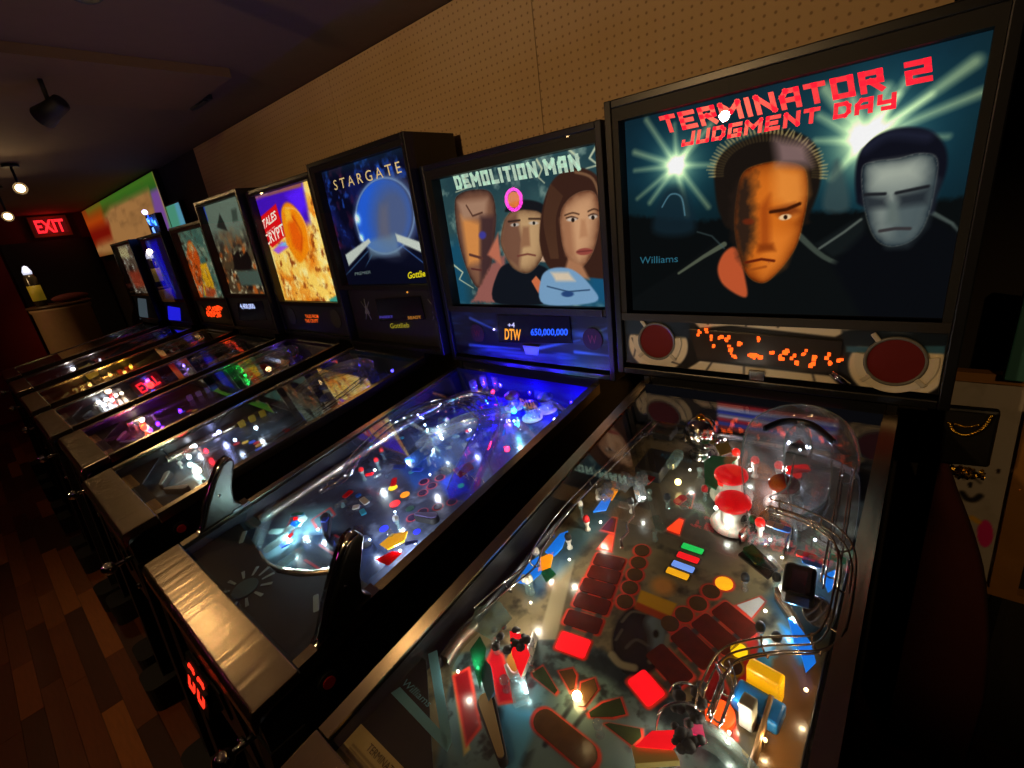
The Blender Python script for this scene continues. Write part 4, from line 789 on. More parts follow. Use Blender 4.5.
# bumpers, red posts, green plate
for (u, v) in ((731, 473), (733, 500), (784, 482)): q = M.q(u, v, .062); M.bumper(q.x, q.y, LIT('cap_red', (214, 12, 18), .75) if u < 760 else mat('cap_dark_red', (150, 20, 22), .25), r=.033 if u < 760 else .028)
for (u, v) in ((736, 452), (755, 460), (779, 465), (789, 476), (797, 474), (722, 482), (760, 522)): q = M.q(u, v, .045); M.post(q.x, q.y, .04, WHITEP, .0075, LIT('post_red', (244, 30, 20), .85))
for (u, v) in ((753, 521),): q = M.q(u, v, .03); M.post(q.x, q.y, .03, ICE, .006, mat('green_cap', (20, 120, 70), .3))
M.plate([(q.x, q.y) for q in (M.q(u, v, .035) for u, v in ((704, 462), (712, 456), (738, 458), (726, 470), (716, 490), (705, 484)))], .034, mat('green_plate', (20, 150, 100), .3)); M.plate([(q.x, q.y) for q in (M.q(u, v, .04) for u, v in ((715, 446), (728, 442), (732, 452), (720, 456)))], .04, mat('olive_plate', (150, 140, 20), .4))
# clear ramps and wire ramps
M.ramp([M.q(u, v, h) for u, v, h in ((772, 545, .01), (766, 510, .03), (762, 470, .06), (770, 440, .085), (800, 428, .09), (826, 442, .09), (834, 470, .09))], .075, .038)
M.ramp([M.q(u, v, h) for u, v, h in ((812, 470, .085), (806, 505, .085), (784, 520, .085))], .06, .03); M.guide([M.q(u, v, .09) for u, v in ((764, 432), (785, 424), (812, 428), (834, 446))], .014, .003, DARKMETAL)
M.wires([M.q(u, v, h) for u, v, h in ((768, 508, .10), (800, 518, .10), (832, 536, .10), (846, 560, .095), (842, 600, .085), (834, 632, .075), (816, 648, .065), (770, 650, .055), (730, 660, .05), (712, 688, .045), (704, 716, .03))], .022, .0015, mat('bronze_wire', (150, 128, 108), .25, 1.0))
M.wires([M.q(u, v, h) for u, v, h in ((848, 470, .09), (842, 510, .09), (836, 545, .085), (828, 590, .07))], .02, .0014); M.wires([M.q(u, v, h) for u, v, h in ((656, 425, .06), (618, 462, .06), (570, 510, .055), (542, 548, .05), (532, 570, .05), (505, 592, .05), (478, 616, .045))], .018, .0018, rails=2)
M.wires([M.q(u, v, h) for u, v, h in ((722, 668, .05), (728, 684, .05), (722, 704, .04), (714, 726, .03))], .018, .0015)
M.guide([M.q(u, v) for u, v in ((740, 545), (770, 520), (790, 530), (785, 560))], .03, .003, STEEL); M.guide([M.q(u, v) for u, v in ((776, 600), (800, 640), (806, 672))], .03, .003, STEEL); M.guide([(.205, .14, 0), (.205, .48, 0)], .025, .003, WOODB, name='lane_divider')
M.guide([(-.245, .27, 0), (-.25, .6, 0), (-.25, .95, 0), (-.2, 1.06, 0), (0, 1.09, 0), (.2, 1.06, 0), (.25, .95, 0), (.252, .5, 0), (.252, .1, 0)], .02, .0012, DARKMETAL, name='outer_rail')
# targets, gun box, button
MB().box((0, 0, 0), (.042, .060, .03)).build('gun_box', BLACK, M.pl, M.q(799, 585, .075), (0, 0, .1), bevel=.006); MB().box((0, 0, 0), (.02, .044, .004)).build('gun_box_window', mat('blue_smoke', (26, 44, 70), .15), M.pl, M.q(799, 582, .093), (0, 0, .1)); MB().cyl((0, 0, 0), (0, 0, .05), .02).build('gun_barrel', CHROME, M.pl, M.q(816, 606, .02), (.9, 0, .2))
M.plate([(q.x, q.y) for q in (M.q(u, v, .03) for u, v in ((738, 556), (752, 545), (778, 570), (768, 580)))], .03, mat('black_plate', (30, 28, 28), .25), .004)
q = M.q(765, 682, .02); MB().box((0, 0, 0), (.045, .02, .05)).build('target_block', LIT('target_yellow', (245, 172, 10), .75), M.pl, q, (0, 0, -.1), bevel=.004); q = M.q(758, 706, .012); MB().box((0, 0, 0), (.06, .035, .024)).build('target_block', mat('blue_block', (20, 110, 200), .35), M.pl, q, (0, 0, -.1), bevel=.004); q = M.q(748, 712, .03); MB().box((0, 0, 0), (.018, .02, .05)).build('target_block', WHITEP, M.pl, q, (0, 0, -.1), bevel=.003)  # yellow block is no lamp; its glow stands in for bulb light
q = M.q(720, 715, .008); MB().cyl((0, 0, -.006), (0, 0, .004), .019, n=20).build('round_insert', LIT('orange_button', (250, 80, 20), .9), M.pl, q)
for u, v, g in ((806, 555, 'red'), (818, 560, 'white'), (836, 558, 'green'), (812, 562, 'blue'), (775, 525, 'white'), (782, 528, 'blue')): q = M.q(u, v, .04); M.plate([(q.x + x, q.y + y) for x, y in rrect(.028, .014, .003, 2)], .038, {'red': mat('chip_red', (220, 40, 30), .4), 'white': WHITEP, 'green': mat('chip_green', (40, 180, 130), .4), 'blue': mat('chip_blue', (20, 110, 230), .4)}[g])
for k in range(14):
    u, v = random.choice(((640, 470), (660, 450), (690, 460), (630, 500), (655, 510), (700, 440), (745, 440), (770, 455), (800, 470), (810, 500), (760, 560), (690, 500)))
    q = M.q(u + random.uniform(-14, 14), v + random.uniform(-10, 10), .04); ang = random.random() * 3
    M.plate([(q.x + x * math.cos(ang) - y * math.sin(ang), q.y + x * math.sin(ang) + y * math.cos(ang)) for x, y in rrect(random.uniform(.025, .05), random.uniform(.012, .025), .005, 2)], random.uniform(.025, .055), random.choice((ICE, CLEAR, CLEAR, GRNT, REDT)), .003)
for u, v in ((632, 512), (650, 500), (668, 508), (705, 500), (742, 530), (700, 478), (655, 540), (745, 590), (776, 590), (588, 530), (570, 548), (760, 640), (776, 650)): q = M.q(u, v); M.post(q.x, q.y, .026, random.choice((ICE, WHITEP, CLEAR)), .006, random.choice((None, REDP, RUBBER)))
# back panel of the playfield, lamp light on its stripes put in as glow
a = Paint(-M.pw, M.pw, 0, .115, 120, 24); a.fill((22, 22, 26))
x0, x1 = M.q(714, 410, .08).x, M.q(832, 440, .08).x
for k, c in enumerate(((200, 40, 50), (170, 180, 225), (50, 70, 190), (190, 180, 200), (200, 40, 60), (60, 90, 200), (170, 60, 60))): a.poly([(x0, .088 - k * .011), (x1, .088 - k * .011), (x1, .077 - k * .011), (x0, .077 - k * .011)], c, raw=True)
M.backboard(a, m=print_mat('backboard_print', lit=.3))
# playfield lamps
for u, v, h, c, pw, k in ((577, 696, .006, (255, 220, 150), .05, 40), (716, 508, .02, WHITE_GI, .04, 30), (727, 527, .02, WHITE_GI, .035, 30), (750, 470, .02, WHITE_GI, .10, 14), (770, 500, .02, (255, 210, 200), .10, 12), (520, 640, .016, (255, 235, 215), .07, 6), (526, 690, .012, (220, 240, 240), .05, 6), (655, 742, .012, (255, 235, 205), .06, 6), (478, 668, .015, (220, 245, 235), .05, 6),
                       (640, 500, .03, WHITE_GI, .08, 6), (548, 568, .016, WHITE_GI, .06, 6), (725, 440, .03, (255, 230, 230), .10, 6), (800, 450, .05, COOL, .12, 6), (815, 540, .03, COOL, .10, 6), (770, 540, .02, WHITE_GI, .07, 8), (790, 620, .02, (120, 200, 255), .08, 6), (740, 705, .03, (255, 230, 190), .06, 6), (690, 470, .03, WHITE_GI, .08, 6), (765, 740, .02, (255, 220, 160), .05, 6), (806, 690, .04, (255, 225, 170), .07, 6), (712, 440, .03, (255, 240, 225), .10, 6), (786, 470, .03, (255, 235, 230), .12, 8)): M.bulb(M.q(u, v, h), c, pw * 1.5, .007 if k > 30 else (.004 if k > 12 else .0028), k if k > 30 else k * .3)  # final entries are added bulbs that brighten the lane, ornament and clear ramp
for x, y, pw in ((-.165, .43, .16), (.175, .40, .12), (-.155, .66, .14), (.165, .72, .12), (-.19, .22, .08), (.17, .22, .08), (-.158, .545, .12), (.168, .60, .10)): M.bulb((x, y, .034), (250, 238, 212), pw * 1.6, .0025, 1.2)  # extra bulbs added along the sides to brighten the middle of the playfield

# ================================================================== 2: wide machine with three portraits
M = Machine('second nearest pinball machine, three portraits on its backglass and two grips beside its front bar', -.7991, 0, .9243, .142, .662, 1.158, 1.1075, 1.847, .375, NAVY, bxo=.013, dy=.047)
Z = lambda x, y: M.bz(280 + x / 2.844, 100 + y / 2.844, M.dy)
ax0, ax1 = -.325, .352
a = Paint(ax0, ax1, 1.335, 1.795, 340, 246, Z); a.fill((34, 62, 70)); a.all((a.n(7, 4) - .3) * 1.3, (58, 92, 92)); a.all((a.n(22, 9) - .58) * 3, (150, 176, 160)); a.poly([(460, 400), (520, 400), (540, 580), (500, 600)], (24, 78, 104), soft=.03); a.poly([(880, 430), (950, 430), (950, 590), (860, 590)], (24, 84, 120), soft=.03)
for l in (((520, 215), (545, 245), (500, 262)), ((730, 170), (745, 195), (735, 220), (752, 236)), ((900, 130), (880, 165), (905, 185), (870, 195)), ((495, 470), (520, 490), (510, 510), (550, 535)), ((820, 140), (850, 165), (840, 185))): a.line(l, .007, (206, 214, 176), op=.9, w1=.003)
a.poly([(497, 300), (510, 268), (555, 255), (600, 265), (614, 330), (606, 420), (594, 500), (565, 535), (535, 490), (508, 400)], (134, 92, 70), soft=.003, curve=True); a.shade([(497, 300), (510, 268), (555, 255), (600, 265), (614, 330), (606, 420), (594, 500), (565, 535), (535, 490), (508, 400)], (40, 24, 24), .014, .8); a.poly([(515, 330), (570, 350), (570, 460), (535, 470)], (214, 140, 74), soft=.014); a.poly([(505, 290), (590, 280), (585, 330), (520, 340)], (176, 138, 112), soft=.012, op=.8); a.poly([(570, 330), (612, 330), (600, 480), (570, 520)], (64, 42, 44), soft=.012, op=.9); a.line([(530, 300), (548, 330), (575, 320)], .006, (80, 50, 40)); a.ell([(566, 384), (586, 384), (576, 374), (576, 396)], (64, 60, 150), .3); a.line([(540, 440), (575, 450)], .01, (90, 54, 46)); a.line([(545, 480), (572, 484)], .006, (84, 40, 38))
a.poly([(545, 575), (600, 470), (640, 440), (640, 575)], (150, 92, 84), soft=.006, rough=.008); a.poly([(740, 460), (770, 370), (795, 350), (785, 460)], (204, 168, 140), soft=.004, rough=.008); a.poly([(590, 440), (620, 380), (630, 470)], (190, 110, 84), soft=.006)
a.poly([(612, 575), (620, 490), (660, 462), (740, 470), (770, 500), (770, 575)], (18, 22, 30), soft=.003, curve=True)
a.poly([(628, 400), (640, 340), (670, 312), (735, 314), (754, 350), (752, 420), (738, 462), (704, 492), (664, 478), (640, 440)], (196, 158, 112), soft=.003, curve=True); a.shade([(628, 400), (640, 340), (670, 312), (735, 314), (754, 350), (752, 420), (738, 462), (704, 492), (664, 478), (640, 440)], (70, 40, 28), .014, .85); a.poly([(628, 400), (640, 340), (672, 320), (690, 400), (680, 480), (645, 450)], (112, 74, 58), soft=.010, op=.9); a.poly([(690, 360), (708, 360), (712, 415), (684, 420)], (150, 106, 76), soft=.006)
a.poly([(640, 318), (660, 292), (705, 284), (750, 298), (760, 330), (730, 316), (690, 312)], (22, 24, 28), soft=.003, curve=True); a.line([(650, 346), (682, 342)], .006, (50, 34, 28)); a.line([(708, 338), (740, 338)], .006, (60, 40, 30)); a.ell([(656, 356), (680, 354), (668, 350), (668, 360)], (190, 178, 164), .3); a.ell([(708, 350), (734, 350), (721, 345), (721, 355)], (200, 186, 168), .3); a.ell([(663, 355), (671, 355), (667, 350), (667, 360)], (30, 26, 26), .2); a.ell([(718, 350), (726, 350), (722, 345), (722, 355)], (30, 26, 26), .2); a.line([(676, 444), (704, 438), (726, 442)], .006, (112, 60, 50)); a.poly([(715, 515), (728, 500), (745, 520), (735, 550)], (206, 110, 70))
a.poly([(738, 400), (748, 300), (775, 230), (820, 198), (870, 196), (912, 230), (926, 310), (934, 420), (940, 500), (880, 505), (800, 490), (760, 470)], (58, 34, 26), soft=.003, curve=True)
for k in range(12): a.line([(770 + k * 3, 240 + k * 3), (750 + k * 3, 340), (770 + k * 2, 450)], .003, (104, 70, 46), op=.5, curve=True)
a.line([(840, 205), (890, 225), (915, 300)], .008, (146, 108, 76), op=.7, curve=True)
a.poly([(798, 330), (815, 290), (850, 264), (890, 262), (906, 300), (906, 360), (890, 430), (858, 474), (826, 460), (804, 410)], (208, 158, 116), soft=.003, curve=True); a.shade([(798, 330), (815, 290), (850, 264), (890, 262), (906, 300), (906, 360), (890, 430), (858, 474), (826, 460), (804, 410)], (96, 54, 36), .016, .85); a.poly([(798, 340), (830, 340), (840, 450), (815, 440)], (160, 108, 76), soft=.012, op=.8); a.poly([(805, 500), (820, 450), (860, 470), (880, 510)], (170, 118, 84), soft=.006)
a.line([(810, 328), (832, 321), (850, 325)], .004, (60, 36, 26), curve=True); a.line([(876, 317), (893, 310), (906, 315)], .004, (60, 36, 26), curve=True); a.line([(814, 336), (830, 332), (846, 337)], .004, (50, 30, 24), curve=True); a.line([(878, 329), (891, 324), (903, 329)], .004, (50, 30, 24), curve=True); a.ell([(816, 341), (844, 339), (830, 335), (830, 345)], (206, 190, 174), .3); a.ell([(878, 334), (902, 331), (890, 327), (890, 338)], (206, 190, 174), .3); a.ell([(828, 341), (838, 341), (833, 335), (833, 348)], (36, 26, 22), .2); a.ell([(885, 334), (895, 334), (890, 328), (890, 341)], (36, 26, 22), .2); a.poly([(856, 340), (868, 340), (876, 388), (852, 392)], (184, 132, 94), soft=.005); a.ell([(842, 432), (888, 428), (866, 422), (866, 442)], (150, 72, 62), .15); a.line([(844, 432), (888, 428)], .002, (80, 30, 30))
a.poly([(742, 510), (770, 480), (830, 482), (885, 530), (895, 575), (750, 580)], (120, 160, 196), soft=.003, curve=True); a.poly([(770, 490), (820, 490), (840, 515), (785, 515)], (214, 196, 170), soft=.006); a.line([(760, 530), (820, 545), (880, 540)], .004, (36, 60, 90)); a.ell([(800, 552), (835, 552), (818, 543), (818, 560)], (40, 70, 120), .2)
M.art(a, 1.335, 1.795, 1.0)
TT = glow('title_silver', (168, 196, 176), 1.0); M.text('DEMOLITION MAN', [(456, 190), (582, 170), (579, 153), (452, 176)], TT, .26)
# speaker panel with display
sp = lambda u, v: M.bz(u, v, .012)
z0s, z1s = M.bot + .03, 1.31
a = Paint(-.353, .353, z0s, z1s, 200, 50, sp); a.fill((16, 20, 34)); a.all((a.n(12, 3, sx=.4, sy=3) - .52) * 3, (54, 96, 140))
for l in (((470, 318), (500, 332)), ((540, 348), (580, 340)), ((470, 345), (520, 349)), ((590, 335), (612, 326)), ((575, 352), (612, 356))): a.line(l, .012, (80, 130, 180), op=.8, w1=.003)
a.build('speaker_panel', print_mat('panel_print', rough=.3), M.bbx, (0, M.yb + .012, 0), (1, 0, 0), (0, 0, 1)); MB().bb(-.342, .342, M.yb + .0125, M.yb + .024, z0s - .001, z1s + .003).build('panel_backing', BLACKM, M.bbx); MB().bb(-.342, .342, M.yb + .001, M.yb + .03, z1s + .003, 1.335).build('molding', BLACKM, M.bbx)
q4 = [sp(*p) for p in ((500, 342), (573, 343), (570, 316), (498, 315))]; MB().prism([(x, M.yb + .006, z) for x, z in q4], (0, .006, 0)).build('display_window', mat('display_dark', (18, 16, 24), .2), M.bbx)
def dm_text(t, px, m): return lettering('lettering', t, [(sp(*p)[0], M.yb + .0055, sp(*p)[1]) for p in px], m, M.bbx, bold=.02)
dm_text('DTW', [(506, 339), (522, 340), (522, 329), (506, 328)], glow('dot_amber', (250, 160, 30), 1.0)); dm_text('+4', [(509, 327), (516, 327), (516, 322), (509, 322)], glow('dot_white', (190, 190, 200), .9)); dm_text('650,000,000', [(532, 336), (569, 336), (569, 328), (532, 328)], glow('dot_blue', (40, 100, 250), 1.0))
for u, v in ((478, 333), (593, 339)):
    x, z = sp(u, v); MB().cyl((x, M.yb + .011, z), (x, M.yb + .008, z), .036, n=28).build('speaker_cloth', mat('dark_speaker_cloth', (44, 20, 24), .9, bump=.5, bscale=900), M.bbx)
    lettering('lettering', 'W', [(x - .016, M.yb + .0075, z - .014), (x + .016, M.yb + .0075, z - .014), (x + .016, M.yb + .0075, z + .014), (x - .016, M.yb + .0075, z + .014)], mat('dim_red_ink', (110, 24, 30), .6), M.bbx)
x, z = sp(532, 350); MB().prism([(x + p, M.yb + .006, z + q) for p, q in ((-.036, .016), (.036, .016), (.026, -.016), (-.026, -.016))], (0, .006, 0)).build('badge', mat('silver_badge', (150, 176, 206), .3, .5), M.bbx); x, z = sp(495, 329); MB().ball((x, M.yb + .006, z), .004).build('indicator_lamp', glow('violet_white', (210, 200, 255), 3), M.bbx)
# red number readout on the front, tilted up towards the player
rd = Matrix.Rotation(math.radians(-16), 3, 'X')
for k in range(2):
    p = Vector((-.083 + .062 * k, -.024, .737)); b = MB()
    for (xa, za, w, h) in ((0, .026, .034, .008), (0, -.026, .034, .008), (-.017, .013, .009, .024), (.017, .013, .009, .024), (-.017, -.013, .009, .024), (.017, -.013, .009, .024)): b.box(p + rd @ Vector((xa, -.0052, za)), (w, .002, h), rd)
    b.build('readout_digit', glow('readout_red', (255, 50, 30), 1.6), M.root)
pm = Vector((-.052, -.024, .737)); b = MB().box(pm, (.15, .008, .085), rd); b.bb(pm.x - .075, pm.x + .075, -.030, -.0005, pm.z - .04, pm.z + .02); b.build('readout_housing', BLACKM, M.root)
# grips
for sx in (-1, 1):
    xo = sx * (M.w / 2 - .012); rzz = lambda y: M.z0 + M.ts * y + .004
    pr = [(y + .04, z) for y, z in ((.084, 0), (.098, .012), (.125, .06), (.165, .118), (.192, .146), (.214, .150), (.224, .136), (.212, .11), (.196, .07), (.19, .03), (.212, 0))]
    g = MB().prism([(xo - .014, y, rzz(y) + z) for y, z in pr], (.028, 0, 0)).build('grip', mat('grip_metal', (120, 116, 108), .34, 1.0, bump=.2), M.root, bevel=.006, seg=3)
    ed = smooth_path([(xo, y - .003, rzz(y) + z + .002) for y, z in pr[:6]], 4); MB().strip(ed, [(-.014, -.004), (-.014, .002), (.014, .002), (.014, -.004)]).build('grip_strap', CHROME, g); MB().prism([(xo - .017, y, rzz(y) + z) for y, z in ((.212, .0), (.266, 0), (.262, .008), (.216, .008))], (.034, 0, 0)).build('grip_base', CHROME, g)
    MB().cyl((xo + .016, .20, rzz(.20) + .07), (xo - .016, .20, rzz(.20) + .07), .004).build('grip_bolt', CHROME, g)
# playfield print
a = M.paint(220, 420); a.fill((56, 64, 86)); a.all((a.n(12, 5) - .4) * 2, (28, 32, 48)); a.all((a.n(30, 2) - .6) * 3, (120, 130, 150))
a.poly([(300, 600), (262, 560), (285, 510), (330, 505), (350, 540), (360, 580)], (96, 128, 140), soft=.02)
a.poly([(290, 585), (300, 535), (360, 530), (395, 560), (360, 590)], (26, 36, 58), soft=.01)
for l in (((305, 560), (345, 585)), ((320, 545), (350, 565)), ((335, 535), (355, 550)), ((300, 575), (312, 590)), ((284, 535), (293, 515), (298, 516), (290, 538), (284, 535)), ((312, 520), (330, 508), (335, 515), (318, 530), (312, 520))): a.line(l, .005, (220, 60, 60))
a.poly([(286, 534), (293, 517), (297, 518), (290, 537)], (30, 110, 140)); a.poly([(400, 470), (430, 450), (450, 460), (415, 490)], (40, 80, 150), soft=.01); a.poly([(440, 480), (460, 470), (470, 490), (450, 500)], (40, 70, 200), soft=.01); a.line([(455, 470), (475, 460)], .014, (210, 40, 40))
a.poly([(470, 360), (600, 380), (560, 430), (480, 410)], (30, 30, 150), soft=.04, op=.7)  # soft blue patch: wash of the rear blue lamps painted into the print
ins = []
for u, v, r, c, k in ((393, 488, .014, (250, 220, 30), 1), (405, 495, .014, (250, 150, 20), 1), (395, 504, .016, (235, 20, 30), 1), (384, 529, .012, (40, 50, 250), 1.2), (417, 532, .010, (40, 50, 250), 1.2), (461, 486, .010, (30, 220, 120), 1), (410, 509, .012, (20, 60, 50), .4), (366, 500, .018, (30, 50, 70), .3)):
    x, y = M.qm(u, v); ins.append((x, y, r, glow('dm_%d_%d_%d' % c, c, k)))
for u, v in ((423, 512), (438, 507), (452, 502), (432, 486), (423, 493), (440, 478), (412, 518), (424, 482)): x, y = M.qm(u, v); a.poly([(x + .0155 * math.cos(k * math.pi / 9), y + .0155 * math.sin(k * math.pi / 9)) for k in range(18)], (226, 60, 70), raw=True); ins.append((x, y, .0125, mat('insert_violet', (46, 34, 60), .2)))
M.lay(a)
for x, y, r, m in ins: M.disc(x, y, r, m)
DAP = mat('dm_apron', (15, 22, 28), .45); e4 = [M.q(u, v, .03) for u, v in ((257, 548), (264, 562), (278, 574), (300, 578), (352, 574))]
MB().prism([(-M.pw, .03, .028), (M.pw, .03, .028), (M.pw, e4[-1].y, .03)] + [(k.x, k.y, .03) for k in reversed(e4)] + [(-M.pw, e4[0].y + .02, .03)], (0, 0, .003)).build('apron', DAP, M.pl)
EM = mat('emblem_teal', (52, 92, 104), .45); RAY = mat('emblem_ray', (150, 180, 182), .4)
c = M.q(245, 588, .034); M.plate([(c.x + .030 * math.cos(i * math.pi / 10), c.y + .030 * math.sin(i * math.pi / 10)) for i in range(20)], .0335, EM, .0008, 'apron_emblem')
for i in range(12):
    t = i * math.pi / 6 + .2; d = Vector((math.cos(t), math.sin(t), 0)); n = Vector((-d.y, d.x, 0)) * .0025; M.plate([((c + d * .038 + n).x, (c + d * .038 + n).y), ((c + d * .038 - n).x, (c + d * .038 - n).y), ((c + d * .066 - n * 1.6).x, (c + d * .066 - n * 1.6).y), ((c + d * .066 + n * 1.6).x, (c + d * .066 + n * 1.6).y)], .0335, RAY, .0008, 'apron_ray')
for u, v, w in ((243, 537, .05), (316, 603, .05)): q = M.q(u, v, .034); M.rect(q.x, q.y, w, .012, -.6 if u < 300 else -.5, RAY).location.z = .0335
M.plate([(q.x + a_, q.y + b_) for q in (M.q(253, 523, .034),) for a_, b_ in rrect(.06, .03, .01)], .0335, EM, .0006, 'apron_emblem')
p = M.q(305, 578); DF = mat('dark_flipper', (40, 44, 62), .35); M.flipper(-.095, .375, math.radians(-30), DF); M.flipper(.095, .375, math.radians(210), DF); M.flipper(.2, .52, math.radians(200), mat('violet_flipper', (90, 80, 130), .4), l=.05)
M.guide([M.q(u, v) for u, v in ((262, 558), (275, 572), (310, 578), (345, 573))], .022, .005, STEEL); M.guide([M.q(u, v) for u, v in ((258, 552), (270, 520), (282, 505))], .03, .008, ICE)
for (u, v) in ((278, 545), (296, 527), (292, 560)): q = M.q(u, v, .02); M.plate([(q.x + x, q.y + y) for x, y in rrect(.022, .07, .008)], .025, ICE, .006)
for u, v in ((345, 560), (395, 545), (400, 530), (430, 465), (450, 430), (470, 440), (380, 470), (365, 480), (500, 420), (520, 430), (540, 420), (476, 400), (455, 412), (385, 460)): q = M.q(u, v); M.post(q.x, q.y, .035, ICE, .007, random.choice((WHITEP, CLEAR, REDP)))
q = M.q(398, 540, .03); M.plate([(k.x, k.y) for k in (M.q(u, v, .03) for u, v in ((380, 545), (392, 535), (408, 532), (404, 542), (388, 550)))], .03, LIT('dm_orange', (240, 170, 20), .8)); M.plate([(k.x, k.y) for k in (M.q(u, v, .03) for u, v in ((376, 560), (392, 552), (402, 553), (388, 566)))], .03, REDT)
for k in range(46):
    u, v = random.choice(((375, 475), (385, 470), (410, 465), (400, 440), (430, 438), (460, 432), (440, 425), (480, 425), (395, 565), (410, 550), (350, 500), (335, 515), (420, 480), (450, 445), (500, 440), (525, 420), (490, 410), (365, 510), (285, 540), (300, 520)))
    q = M.q(u + random.uniform(-10, 10), v + random.uniform(-8, 8), .035); ang = random.random() * 3; M.plate([(q.x + x * math.cos(ang) - y * math.sin(ang), q.y + x * math.sin(ang) + y * math.cos(ang)) for x, y in rrect(random.uniform(.015, .042), random.uniform(.008, .02), .003, 2)], random.uniform(.015, .06), random.choice((ICE, CLEAR, ICE, WHITEP, BLUT, REDT, CLEAR, mat('teal_chip', (40, 150, 170), .3), mat('blue_chip', (40, 70, 200), .3))), .003)
M.plate([(k.x, k.y) for k in (M.q(u, v, .04) for u, v in ((404, 460), (422, 447), (432, 452), (412, 470)))], .04, mat('dm_blue_plate', (40, 80, 160), .3)); M.plate([(k.x, k.y) for k in (M.q(u, v, .04) for u, v in ((454, 472), (470, 462), (474, 468), (460, 478)))], .04, REDT)
M.wires([M.q(u, v, h) for u, v, h in ((320, 492, .055), (345, 478, .06), (360, 455, .065), (385, 432, .07), (415, 412, .075), (445, 404, .08), (470, 408, .085), (482, 420, .085))], .035, .0022, CHROME)
M.wires([M.q(u, v, h) for u, v, h in ((400, 428, .07), (430, 414, .075), (468, 398, .08), (490, 402, .085))], .03, .002, CHROME)
M.ramp([M.q(u, v, h) for u, v, h in ((462, 500, .01), (470, 478, .03), (482, 452, .055), (492, 428, .08), (486, 405, .085))], .07, .035, sheet('violet_clear_plastic', tint=(205, 205, 255), f0=.12, rough=.06, opacity=.14, body=(120, 120, 255), wobble=.3)); M.ramp([M.q(u, v, h) for u, v, h in ((420, 455, .02), (440, 438, .05), (470, 425, .08), (510, 418, .085))], .05, .03)
for u, v in ((474, 388), (484, 383), (496, 383), (500, 376)): q = M.q(u, v, .06); MB().lathe([(.014, -.03), (.014, .03), (.011, .03), (.011, -.028)], n=14).build('clear_tube', CLEAR, M.pl, q)
for u, v, cm in ((512, 396, mat('brown_cap', (90, 44, 34), .4)), (530, 406, mat('cap_violet', (22, 18, 52), .4)), (545, 398, mat('cap_violet', (22, 18, 52), .4))): q = M.q(u, v, .05); M.bumper(q.x, q.y, cm, ICE, .028, .045)
M.guide([(-.29, .27, 0), (-.295, .7, 0), (-.28, .98, 0), (-.2, 1.12, 0), (.0, 1.15, 0), (.2, 1.12, 0), (.29, .98, 0), (.3, .5, 0), (.3, .12, 0)], .03, .0015, STEEL, name='outer_rail')
a = Paint(-M.pw, M.pw, 0, .10, 60, 12); a.fill((26, 10, 170)); a.all(np.clip((a.A + M.pw) / .5, 0, 1) * .4, (40, 20, 240)); a.all(np.clip(1 - (a.A + M.pw) / .2, 0, 1), (20, 24, 60)); M.backboard(a, m=print_mat('backboard_blue', lit=.35))  # blue lamp wash put into the panel's colour and glow
for u, v, h, c, pw, k, r in ((514, 411, .05, (60, 220, 255), .25, 9, .011), (514, 421, .05, (160, 220, 255), .12, 20, .006), (507, 449, .045, (255, 30, 60), .18, 14, .010), (493, 392, .05, (255, 30, 60), .12, 12, .008), (555, 420, .04, (245, 250, 255), .05, 60, .012), (546, 431, .03, (255, 220, 140), .12, 20, .008), (500, 374, .07, (40, 20, 255), 2.2, 10, .006), (540, 385, .07, (40, 20, 255), 2.8, 8, .006), (580, 395, .06, (40, 20, 255), 1.8, 8, .006), (520, 372, .08, (60, 50, 255), .7, 12, .005),
                          (282, 545, .02, (220, 250, 255), .22, 20, .007), (300, 525, .02, (220, 250, 255), .16, 16, .007), (318, 530, .02, (200, 235, 255), .10, 10, .006), (400, 551, .02, (235, 245, 255), .16, 26, .007), (415, 543, .02, (235, 245, 255), .12, 20, .006), (375, 470, .04, (230, 245, 255), .14, 18, .007), (408, 462, .04, (230, 245, 255), .14, 18, .007), (440, 436, .05, (230, 245, 255), .18, 20, .007), (470, 430, .05, (210, 230, 255), .16, 20, .007), (425, 425, .05, (200, 230, 255), .12, 12, .006), (430, 475, .04, (230, 235, 255), .10, 8, .005), (370, 540, .03, (200, 220, 255), .10, 8, .005), (395, 512, .03, (220, 230, 255), .08, 6, .005), (575, 408, .04, (180, 190, 255), .2, 20, .006)): M.bulb(M.q(u, v, h), c, pw * (4.0 if min(c) > 135 else 1.8), r * (.5 if min(c) > 135 else .8), k * (.35 if min(c) > 135 else 1))

